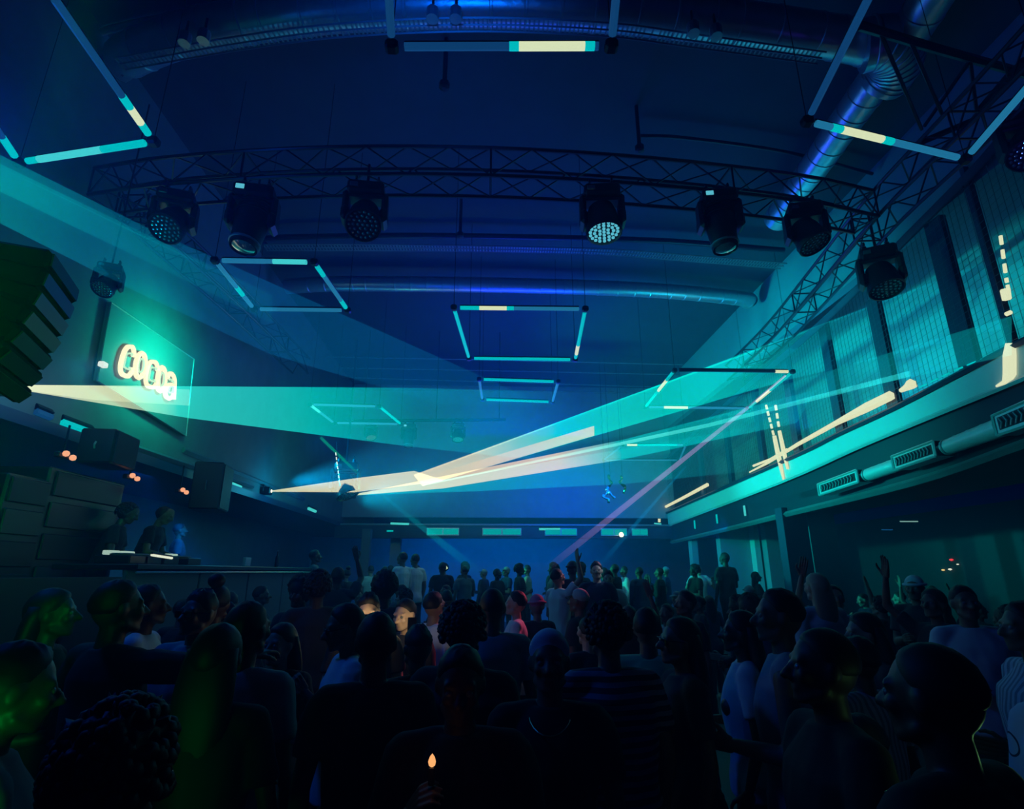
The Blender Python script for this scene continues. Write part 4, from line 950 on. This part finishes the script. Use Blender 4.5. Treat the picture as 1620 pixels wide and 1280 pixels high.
# hair and headwear, in head space
def hair_mesh(kind):
    B = MB(); o = -PIV; seed = sum(ord(c) for c in kind)
    def shell(rx, ry, rz, c=(0, -.018, 1.668), inner=.84, fz=.02, bumps=0.0, bs=30, n=34, m=24, low=-.35):
        vs = []; fs = []
        for i in range(m + 1):
            t = PI * i / m
            for k in range(n):
                a = 2 * PI * k / n; v = Vector((math.sin(t) * math.cos(a), math.sin(t) * math.sin(a), math.cos(t)))
                f = v.y * 1.25 - (v.z - fz) * .8           # face side low
                wgt = 1 / (1 + math.exp(-(f - .38) * 14)); w2 = 1 / (1 + math.exp((v.z - low) * 14)); wgt = max(wgt, w2)
                q = 1 * (1 - wgt) + inner * wgt
                if bumps: q += (1 - wgt) * bumps * noise.noise(v * bs * .12 + Vector((seed, 0, 0))) + (1 - wgt) * bumps * .6 * noise.noise(v * bs * .3)
                vs.append(Vector((v.x * rx * q, v.y * ry * q, v.z * rz * q)) + Vector(c) + o)
        for i in range(m):
            for k in range(n): l = (k + 1) % n; fs.append((i * n + k, i * n + l, (i + 1) * n + l, (i + 1) * n + k))
        B.add(vs, fs)
    if kind == 'short': shell(.083, .104, .106, bumps=.05, bs=40)
    elif kind == 'crop': shell(.080, .101, .102, bumps=.015, bs=60)
    elif kind == 'fade': shell(.084, .1, .118, c=(0, -.012, 1.668), low=.0, bumps=.12, bs=50)
    elif kind == 'curly':
        shell(.10, .118, .122, bumps=.25, bs=60, n=60, m=40, low=-.3); rr = random.Random(5)
        for i in range(230):
            v = Vector((rr.gauss(0, 1), rr.gauss(0, 1), rr.gauss(0, 1))).normalized()
            if v.y * 1.25 - v.z * .8 > .35 or v.z < -.45: continue
            p = Vector((v.x * .10, v.y * .118 - .018, v.z * .122 + 1.668)) + o; ell(B, p, (.017, .017, .017), 6, 4)
    elif kind == 'afro': shell(.125, .135, .145, c=(0, -.025, 1.69), bumps=.12, bs=70, n=60, m=40, low=-.4)
    elif kind in ('long', 'ponytail', 'bun'):
        shell(.086, .108, .108, bumps=.03, bs=40, low=-.2 if kind != 'long' else -.6)
        if kind == 'long':
            secs = []
            for i in range(9): t = i / 8; secs.append((1.69 - .40 * t + o.z, 0, -.05 - .035 * math.sin(t * PI * .8) + o.y, .088 + .02 * math.sin(t * PI) - .03 * t ** 3, .052 - .015 * t))
            loft(B, secs[::-1], 18)
        elif kind == 'ponytail': cap(B, Vector((0, -.11, 1.70)) + o, Vector((0, -.135, 1.66)) + o, .03, .03); B.tube([Vector(p) + o for p in ((0, -.12, 1.69), (0, -.16, 1.62), (0, -.15, 1.5), (0, -.13, 1.40))], [.025, .034, .03, .008], 10)
        else: ell(B, Vector((0, -.06, 1.80)) + o, (.055, .055, .048)); 
    elif kind in ('cap', 'capback', 'beanie'):
        shell(.088, .108, .108, c=(0, -.016, 1.672), low=.05, fz=.12)
        sgn = 1 if kind == 'cap' else -1
        if kind != 'beanie':
            vs = []; 
            for i in range(9):
                a = PI * (i / 8); vs.append(Vector((.08 * math.cos(a), sgn * (.065 + .095 * math.sin(a)) - .01, 1.71 - .02 * math.sin(a))) + o)
            B.prism(vs, (0, 0, .006))
        else: B.tube([Vector((.092 * math.cos(a), .108 * math.sin(a) - .018, 1.69)) + o for a in [2 * PI * k / 20 for k in range(20)]], .014, 6, closed=True)
    elif kind == 'hood':
        shell(.115, .135, .14, c=(0, -.03, 1.66), low=-.95, bumps=.06, bs=20); 
        loft(B, [(1.44 + o.z, 0, -.06 + o.y, .13, .08), (1.5 + o.z, 0, -.05 + o.y, .11, .085), (1.56 + o.z, 0, -.045 + o.y, .095, .08)])
    me = bpy.data.meshes.new(kind + '_hair'); me.from_pydata([tuple(v) for v in B.v], [], B.f); me.polygons.foreach_set('use_smooth', [True] * len(me.polygons)); me.update()
    bm = bmesh.new(); bm.from_mesh(me); bmesh.ops.recalc_face_normals(bm, faces=bm.faces); bm.to_mesh(me); bm.free()
    return me
HAIR = {k: hair_mesh(k) for k in ('short', 'crop', 'fade', 'curly', 'afro', 'long', 'ponytail', 'bun', 'cap', 'capback', 'beanie', 'hood')}
mbE = MB(); ell(mbE, (0, 0, 0), (.0125, .0125, .0125), 10, 7); eyeme = mbE.build('eye', mat('eye_white', (.16, .16, .16), .3)); EYE_ME = eyeme.data; bpy.data.objects.remove(eyeme)
SKINS = [mat('skin_deep', (.10, .055, .035), .5), mat('skin_brown', (.22, .125, .08), .5), mat('skin_tan', (.36, .22, .15), .5), mat('skin_fair', (.55, .36, .27), .5)]
HAIRM = {'dark': mat('dark_hair', (.012, .01, .01), .6), 'brown': mat('brown_hair', (.05, .03, .02), .6), 'fair': mat('fair_hair', (.45, .36, .22), .5), 'white': mat('white_cap_cloth', (.55, .6, .7), .8), 'pink': mat('pink_cap_cloth', (.7, .2, .35), .8), 'grey': mat('grey_cap_cloth', (.2, .23, .27), .8), 'green': mat('pale_cap_cloth', (.35, .5, .5), .8)}
CLOTH = {'black': (.012, .012, .014), 'dark': (.03, .032, .04), 'navy': (.02, .03, .08), 'grey': (.14, .15, .17), 'white': (.65, .7, .75), 'light grey': (.35, .38, .42), 'pale green': (.35, .6, .3), 'beige': (.45, .38, .3), 'teal': (.1, .4, .42), 'red': (.3, .03, .04)}
CM = {k: mat('cloth_' + k.replace(' ', '_'), c, .85) for k, c in CLOTH.items()}
def striped(name, a, b, sc_, axis='Z'):
    m = mat(name, a, .85); nt = m.node_tree; wv = nt.nodes.new('ShaderNodeTexWave'); wv.wave_type = 'BANDS'; wv.bands_direction = axis; wv.inputs['Scale'].default_value = sc_; wv.inputs['Distortion'].default_value = .6; wv.inputs['Detail'].default_value = 1
    tc = nt.nodes.new('ShaderNodeTexCoord'); nt.links.new(tc.outputs['Object'], wv.inputs['Vector']); cr = nt.nodes.new('ShaderNodeValToRGB'); cr.color_ramp.interpolation = 'CONSTANT'
    cr.color_ramp.elements[0].color = (*a, 1); cr.color_ramp.elements[1].color = (*b, 1); cr.color_ramp.elements[1].position = .55
    nt.links.new(wv.outputs['Color'], cr.inputs[0]); nt.links.new(cr.outputs[0], nt.nodes['Principled BSDF'].inputs['Base Color']); return m
CM['striped'] = striped('striped_cloth', (.03, .035, .06), (.28, .3, .38), 7.5); CM['pale striped'] = striped('pale_striped_cloth', (.6, .65, .72), (.25, .3, .38), 9, 'X')
m = mat('ring_print_cloth', (.7, .74, .78), .85); nt = m.node_tree; vo = nt.nodes.new('ShaderNodeTexVoronoi'); vo.inputs['Scale'].default_value = 9; tc = nt.nodes.new('ShaderNodeTexCoord'); nt.links.new(tc.outputs['Object'], vo.inputs['Vector'])
cr = nt.nodes.new('ShaderNodeValToRGB'); cr.color_ramp.interpolation = 'CONSTANT'; cr.color_ramp.elements[0].color = (.7, .74, .78, 1); cr.color_ramp.elements[1].position = .30; cr.color_ramp.elements[1].color = (.05, .06, .08, 1); e_ = cr.color_ramp.elements.new(.36); e_.color = (.7, .74, .78, 1)
nt.links.new(vo.outputs['Distance'], cr.inputs[0]); nt.links.new(cr.outputs[0], nt.nodes['Principled BSDF'].inputs['Base Color']); CM['ring print'] = m
def part_obj(name, me, m, parent, M=None):
    o = bpy.data.objects.new(name, me); col.objects.link(o); o.parent = parent
    if not me.materials: me.materials.append(m)
    o.material_slots[0].link = 'OBJECT'; o.material_slots[0].material = m
    if M is not None: o.matrix_local = M
    return o
def person(label, pose, loc, rz, s=1.0, hair='short', hc='dark', shirt='dark', skin=0, trousers='black', group=None, near=True, extra=(), wide=1.0):
    P = PR[pose]
    r = part_obj('person', P['body'], SKINS[skin], None); r.parent = None
    r.location = loc; r.rotation_euler = (0, 0, rz); r.scale = (s * wide, s * wide, s); tag(r, label, 'person', group)
    part_obj('shirt', P['shirt'], CM[shirt], r); part_obj('trousers', P['trousers'], CM[trousers], r)
    if hair != 'bald':
        part_obj('hood' if hair == 'hood' else 'cap' if hair in ('cap', 'capback', 'beanie') else 'hair', HAIR[hair], HAIRM[hc] if hair != 'hood' else CM[shirt], r, P['head'])
    if near:
        part_obj('shoes', P['shoes'], CM['black'], r)
        for q in (-1, 1): part_obj('eye', EYE_ME, MATS['eye_white'], r, P['head'] @ Matrix.Translation(Vector((q * .033, .0765, 1.655)) - PIV))
    for ex in extra:
        if ex == 'sunglasses':
            mb = MB()
            for q in (-1, 1): mb.bbox(Vector((q * .034, .094, 1.655)) - PIV, (.055, .008, .036), .004); mb.tube([Vector((q * .062, .09, 1.66)) - PIV, Vector((q * .085, .0, 1.655)) - PIV], .003, 5)
            mb.tube([Vector((-.01, .098, 1.662)) - PIV, Vector((.01, .098, 1.662)) - PIV], .004, 5)
            g = mb.build('sunglasses', mat('dark_glasses', (.02, .02, .03), .08, .4), r); g.matrix_local = P['head']
        if ex == 'necklace':
            MB().tube([(math.cos(a) * .085, math.sin(a) * .085 + .01 + (.05 if math.sin(a) > 0 else 0) * math.sin(a), 1.475 - .06 * max(0, math.sin(a))) for a in [2 * PI * k / 24 for k in range(24)]], .0035, 6, closed=True).build('necklace', mat('gold', (.8, .65, .35), .25, 1), r)
        if ex == 'watch':
            el = None; MB().tube([(.215 + .036 * math.cos(a), .14 + .0 * a, 1.02 + .036 * math.sin(a)) for a in [2 * PI * k / 20 for k in range(20)]], .006, 6, closed=True).build('watch', LENS, r)
    return r
def phead(px, py, d): return at(px, py, d)
CROWD = []; SPOTS = []
def put(label, px, py, d, rz, pose='stand', hair='short', hc='dark', shirt='dark', skin=0, base=0.0, extra=(), near=True, group=None, wide=1.0, htop=None):
    for _ in range(10):
        p = at(px, py, d)
        if all((p.x - a) ** 2 + (p.y - b) ** 2 > .46 ** 2 for a, b in SPOTS): break
        d += .12
    SPOTS.append((p.x, p.y)); tall = {'cap': 1.79, 'capback': 1.79, 'beanie': 1.79, 'afro': 1.83, 'curly': 1.79, 'bun': 1.85, 'hood': 1.80, 'bald': 1.758}.get(hair, 1.775)
    s = (p.z - base) / tall; s = max(.84, min(1.2, s)); CROWD.append((px, d))
    hd = PR[pose]['head'] @ Vector((0, 0, .12)); off = Matrix.Rotation(math.radians(rz), 3, 'Z') @ Vector((hd.x * s, hd.y * s, 0))
    return person(label, pose, (p.x - off.x, p.y - off.y, base), math.radians(rz), s, hair, hc, shirt, skin, group=group, near=near, extra=extra, wide=wide)
put('person with a big mop of dark curls at the bottom left, back to the camera', 203, 1105, 1.28, 12, 'stand', 'curly', shirt='dark')
put('person at the left photo edge lit green, wearing a grey hooded top', 40, 1012, 1.85, -50, 'hoodie', 'short', shirt='grey', skin=0)
fp = put('dark person holding up a small orange flame in the foreground', 730, 1018, 2.15, 180, 'phone', 'short', shirt='black', skin=0)
put('person with a shaved head in profile before the pale shirt, facing left', 1292, 990, 2.0, 84, 'crossed', 'crop', shirt='black')
put('large dark person nearest the camera on the right, broad neck turned away', 1458, 1012, 1.5, 25, 'heavy', 'crop', shirt='black', extra=('necklace',))
put('person in a white shirt printed with rings, cut by the right photo edge', 1668, 985, 2.05, 88, 'drink', 'short', shirt='ring print', skin=1)
put('person in a pale cap and thin necklace facing the camera', 868, 990, 2.55, 172, 'stand', 'capback', 'white', 'black', 1, extra=('necklace',))
put('person in a horizontally striped shirt seen from behind, dark curly hair', 958, 953, 3.0, 6, 'heavy', 'curly', shirt='striped', skin=1)
put('person with long dark hair and sunglasses in profile beside the striped shirt', 1072, 975, 2.7, 92, 'womanstand', 'long', shirt='dark', skin=1, extra=('sunglasses',))
put('person in a light grey T-shirt seen from behind, wearing a round watch', 1226, 930, 2.95, 62, 'tank', 'short', shirt='light grey', skin=1)
put('person in a white shirt with raised forearm, glasses, left of centre', 548, 953, 3.5, 112, 'phone', 'short', shirt='white', skin=1, extra=('sunglasses',))
put('dark silhouetted person directly right of the raised white sleeve', 598, 967, 2.7, 10, 'stand', 'short', shirt='black')
put('broad dark silhouette with thick curls in the middle, back turned', 735, 952, 2.55, -22, 'heavy', 'curly', shirt='black', wide=1.05)
put('dark person between the two silhouettes left of centre', 662, 990, 2.5, 30, 'longsleeve', 'fade', shirt='dark')
put('person in a pale T-shirt and dark glasses facing us below the booth', 320, 934, 3.7, 165, 'crossed', 'fade', shirt='light grey', extra=('sunglasses',), skin=1)
put('person in a white top facing right, under the near end of the booth', 240, 923, 3.75, -75, 'tank', 'short', shirt='white')
put('dark person with one arm stretched out to the right, left of the pale shirts', 196, 916, 3.1, -28, 'point', 'short', shirt='dark')
put('dark person with a hair bun in front of the DJ booth', 349, 906, 4.3, 8, 'womanstand', 'bun', shirt='black')
put('dark person hiding the pale sleeved one, long hair', 352, 985, 2.4, 0, 'womanstand', 'long', shirt='black')
put('person with a blue-lit pale sleeve seen from behind left of centre', 398, 950, 2.9, -18, 'stand', 'short', shirt='light grey')
put('person with a close shaved neck in a grey-blue T-shirt at the centre', 779, 929, 4.1, 4, 'stand', 'crop', shirt='light grey', skin=1)
put('person in a pale striped shirt at the right photo edge', 1612, 950, 3.0, 70, 'heavy', 'short', shirt='pale striped', skin=1)
put('fair haired person in a white jacket seen from behind on the right', 1288, 906, 5.6, 12, 'longsleeve', 'long', 'fair', 'white', 3)
put('person in profile with a lit face left of the big dark head on the right', 1362, 968, 3.6, 88, 'womandrink', 'long', shirt='dark', skin=2)
put('person in a white shirt with a dark bag of hair left of the grey T-shirt', 1168, 965, 3.4, 70, 'womanstand', 'long', shirt='white')
put('person in a pale green T-shirt between the striped and long haired ones', 1022, 960, 3.7, -20, 'stand', 'short', shirt='pale green', skin=1)
put('person in a striped top half hidden behind the shaved head', 1352, 1005, 2.7, 20, 'stand', 'short', shirt='pale striped')
put('person under the tiny bar lights with a pale collar', 1520, 925, 4.4, 160, 'longsleeve', 'short', shirt='white', skin=1)
put('person in a sparkling pale top right of the fair haired one', 1317, 925, 5.2, 150, 'womandance', 'short', shirt='light grey', skin=2)
put('person with a white headband lit from the left on the far right', 1443, 908, 6.4, 120, 'drink', 'beanie', 'white', 'dark', 1)
Y1 = put('person with a face lit yellow, left one of the two', 584, 938, 4.6, 190, 'phone', 'fade', shirt='black', skin=3)
Y2 = put('person with a face lit yellow, right one of the two', 642, 946, 4.7, 150, 'phone', 'short', shirt='black', skin=3)
put('person with a tall afro in front of the lit column left of centre', 610, 902, 6.2, 15, 'stand', 'afro', shirt='dark')
put('person in a white shirt lit pink with raised sunglasses', 688, 935, 5.4, -40, 'stand', 'short', shirt='white', skin=2, extra=('sunglasses',))
put('person whose face glows pink-red in profile at the centre', 816, 934, 6.2, 86, 'womanstand', 'short', shirt='white', skin=3)
put('person with a round pink hat beside the pink-lit face', 849, 938, 5.9, 20, 'womandrink', 'beanie', 'pink', 'dark', 2)
put('person in a white shirt lit pink below the violet beam', 882, 899, 8.4, -60, 'raised', 'short', shirt='white', skin=2, base=.28)
put('tall person with a lit face in a navy T-shirt under the faint blue beam', 943, 889, 8.8, 170, 'stand', 'fade', shirt='navy', skin=3, base=.28)
put('person in a white T-shirt with a dark fringe beside the tall navy one', 962, 903, 8.5, 160, 'drink', 'fade', shirt='white', skin=3, base=.28)
put('person in a pale teal shirt on the back platform, left one of two', 637, 873, 13.2, 60, 'longsleeve', 'short', shirt='white', skin=1, base=.4)
put('person in a pale teal shirt on the back platform, right one of two', 657, 876, 13.4, 40, 'stand', 'short', shirt='white', skin=1, base=.4)
put('person in a pale cap right of the pink hat', 915, 929, 6.4, 60, 'stand', 'cap', 'green', 'dark', 1)
put('dark bulky person left of the tall navy one, back turned', 905, 886, 9.8, 0, 'heavy', 'beanie', shirt='black', base=.28)
put('person holding a drink on the platform under the right balcony', 1145, 874, 13.0, 20, 'drink', 'short', shirt='dark', base=.4)
put('person with a raised arm and phone near the far end of the booth', 537, 878, 9.0, 20, 'raised', 'short', shirt='dark')
put('dark person with curly hair left of the afro near the booth', 505, 902, 5.6, 20, 'stand', 'curly', shirt='dark')
put('person in a dark shirt with fuzzy hair in front of the booth end', 478, 908, 5.9, 160, 'drink', 'afro', shirt='dark')
put('person with hand near face, dimly lit, left of the white sleeve', 447, 985, 3.6, 170, 'womandrink', 'long', shirt='dark', skin=2)
put('shadowy person behind the green-lit shoulder at the left photo edge', 92, 930, 2.9, -70, 'womanstand', 'long', shirt='black')
put('shadowy person below the white headband on the right', 1472, 930, 5.0, 100, 'womandance', 'ponytail', shirt='dark', skin=1)
put('dark person at the bottom right between the two big dark heads', 1352, 1128, 1.75, 70, 'womanstand', 'short', shirt='dark')
# DJ and friends behind the booth, on the stage floor
z1 = 1.1
put('DJ leaning over the decks behind the booth', 262, 798, 8.5, -80, 'dj', 'short', shirt='black', base=z1, skin=1)
put('dark person standing behind the DJ booth beyond the DJ', 287, 828, 9.9, -60, 'stand', 'short', shirt='dark', base=z1)
put('person with headphones standing left of the DJ behind the booth', 205, 792, 7.55, -70, 'dj', 'curly', shirt='black', base=z1)
put('person on the stage beyond the far end of the booth', 500, 868, 13.0, -70, 'stand', 'short', shirt='grey', base=.4)
# the rest of the crowd
ORD = ['first', 'second', 'third', 'fourth', 'fifth', 'sixth', 'seventh', 'eighth', 'ninth', 'tenth', 'eleventh', 'twelfth', 'thirteenth', 'fourteenth', 'fifteenth', 'sixteenth', 'seventeenth', 'eighteenth', 'nineteenth', 'twentieth', 'twenty-first', 'twenty-second', 'twenty-third', 'twenty-fourth', 'twenty-fifth', 'twenty-sixth', 'twenty-seventh', 'twenty-eighth', 'twenty-ninth', 'thirtieth']
rnd = random.Random(21)
HD = {'short': 'short hair', 'crop': 'cropped hair', 'fade': 'brushed up hair', 'curly': 'curly hair', 'long': 'long hair', 'ponytail': 'a ponytail', 'bun': 'a bun', 'cap': 'a cap', 'afro': 'round bushy hair', 'beanie': 'a knit cap'}
ROWS = [(4.7, 'front', 0), (5.9, 'second', 0), (7.2, 'third', 0), (8.7, 'fourth', 0), (10.4, 'fifth', 0), (13.2, 'platform', .4), (15.6, 'rear platform', .4)]
for d, rname, base in ROWS:
    pl = []; x = -3.1; x1 = {4.7: 4.6, 5.9: 5.8, 7.2: 7.0, 8.7: 8.2, 10.4: 8.5}.get(d, 6.2)
    while x < x1:
        y = d + rnd.uniform(-.45, .45); ppx = None
        # pixel column of this spot
        c, s = math.cos(-YAW), math.sin(-YAW); X = c * x - s * y; Y = s * x + c * y
        dep = Y * math.cos(PITCH) + (1.75 - EYE) * math.sin(PITCH); ppx = CX + F * X / dep
        if -40 < ppx < 1660 and all(abs(ppx - q) > 420 / max(d, dd) * .75 or abs(d - dd) > 1.3 for q, dd in CROWD) and all((x - a) ** 2 + (y - b) ** 2 > .46 ** 2 for a, b in SPOTS):
            (pl.append((ppx, x, y)) if not (.1 < x < 2.9 and 7.6 < y < 10.8) else 0); SPOTS.append((x, y))
        x += rnd.uniform(.50, .80)
    for i, (ppx, x, y) in enumerate(sorted(pl)):
        fem = rnd.random() < .35
        pose = rnd.choice(['womanstand', 'womandance', 'womandrink'] if fem else ['stand', 'drink', 'crossed', 'phone', 'dance', 'longsleeve', 'heavy', 'stand', 'tank', 'raised'] if base == 0 else ['stand', 'drink', 'crossed', 'longsleeve', 'dance'])
        if pose in ('raised', 'womandance') and rnd.random() < .6: pose = 'stand' if not fem else 'womanstand'
        hair = rnd.choice(['long', 'long', 'ponytail', 'bun'] if fem else ['short', 'short', 'crop', 'fade', 'curly', 'cap', 'afro', 'short', 'crop'])
        hc = 'grey' if hair == 'cap' else rnd.choice(['dark', 'dark', 'dark', 'brown'])
        sh_ = rnd.choices(['black', 'dark', 'navy', 'grey', 'light grey', 'white', 'beige', 'teal'], [7, 7, 4, 3, 1.6, 1.1, .6, .4])[0]
        rz = rnd.gauss(60, 45) if rnd.random() < .75 else rnd.uniform(0, 360)
        sN = {'black': 'a black top', 'dark': 'a dark top', 'navy': 'a navy top', 'grey': 'a grey top', 'light grey': 'a pale grey top', 'white': 'a white top', 'beige': 'a beige top', 'teal': 'a teal top'}[sh_]
        hgt = rnd.uniform(.94, 1.06) if not fem else rnd.uniform(.89, .98)
        person(f'person with {HD[hair]} and {sN}, {ORD[i]} from left, {rname} row', pose, (x, y, base), math.radians(rz), hgt, hair, hc, sh_, rnd.choice([0, 1, 1, 2, 3]), group=f'dancers in the {rname} row of the crowd', near=d < 6.5)

# ------------------------------------------------------------------ lights and small things in the crowd
def phone(p, aim, label, color=(1, .85, .5), e=1.2):  # phone and its lamp, added to brighten a face
    r = thing('phone', label, 'phone', p, math.atan2(aim[1] - p[1], aim[0] - p[0]) - PI / 2, 'added phones in the crowd')
    MB().bbox((0, 0, 0), (.072, .009, .15), .004).build('body', BLACKP, r)
    MB().bbox((0, .006, 0), (.066, .003, .14), .001).build('screen', mat('added_phone_screen', emit=(.8, .75, .5), es=1.0), r)
    light('face_fill_light', 'POINT', Vector(p) + (Vector(aim) - Vector(p)).normalized() * .06, color, e, .03)
f1 = at(584, 957, Y1.location.y); f2 = at(642, 963, Y2.location.y)
phone(f1 + Vector((.05, -.34, -.12)), f1, 'added phone lighting the left one of the two yellow faces', e=1.1)
phone(f2 + Vector((.10, -.33, -.12)), f2, 'added phone lighting the right one of the two yellow faces', e=.8)
light('pink_beam_light', 'SPOT', at(1183, 645, 11.4), (1.0, .06, .22), 1500, .05, aim=at(838, 955, 6.0), spot_size=.10, spot_blend=.6)
light('violet_beam_light', 'SPOT', at(1183, 648, 11.4), (.8, .35, .75), 700, .05, aim=at(890, 918, 8.4), spot_size=.10, spot_blend=.6)
light('pink_beam_light', 'SPOT', at(1100, 600, 9.4), (.9, .25, .6), 260, .05, aim=at(690, 965, 5.4), spot_size=.09, spot_blend=.6)
light('face_beam_light', 'SPOT', at(1080, 640, 8.0), (.35, .6, 1), 300, .05, aim=at(950, 905, 8.8), spot_size=.09, spot_blend=.6)
# small flame held up in the dark foreground
wr = fp.matrix_basis @ Vector((.105, .235, 1.40)); q = at(684, 1192, wr.y - .02)
r = thing('lighter', 'small lighter with an orange flame low in the dark foreground', 'lighter', q - Vector((0, 0, .05)))
MB().bbox((0, 0, -.01), (.02, .012, .05), .004).build('body', BLACKP, r); MB().lathe([(0, .012), (.009, .018), (.012, .028), (.007, .042), (0, .05)], 8).build('flame', mat('flame', emit=(1, .45, .16), es=1.0), r, smooth=True)
light('flame_light', 'POINT', q + Vector((-.01, -.04, .01)), (1, .5, .22), .02, .01)
light('sparkle_light', 'POINT', at(1640, 1215, 1.7), (.35, 1.0, .35), .25, .03)
# ------------------------------------------------------------------ haze
hz = MB().box((1, 11.5, 4.5), (24, 40, 10)).build('haze', None)
m = bpy.data.materials.new('haze'); m.use_nodes = True; nt = m.node_tree; nt.nodes.clear()
o_ = nt.nodes.new('ShaderNodeOutputMaterial'); v_ = nt.nodes.new('ShaderNodeVolumeScatter')
v_.inputs['Density'].default_value = 0.02; v_.inputs['Anisotropy'].default_value = 0.2
v_.inputs['Color'].default_value = (0.05, 0.44, 1.0, 1)
nt.links.new(v_.outputs[0], o_.inputs['Volume'])
hz.data.materials.clear(); hz.data.materials.append(m)
tag(hz, 'thin smoke haze filling the whole hall', 'haze', kind='stuff')
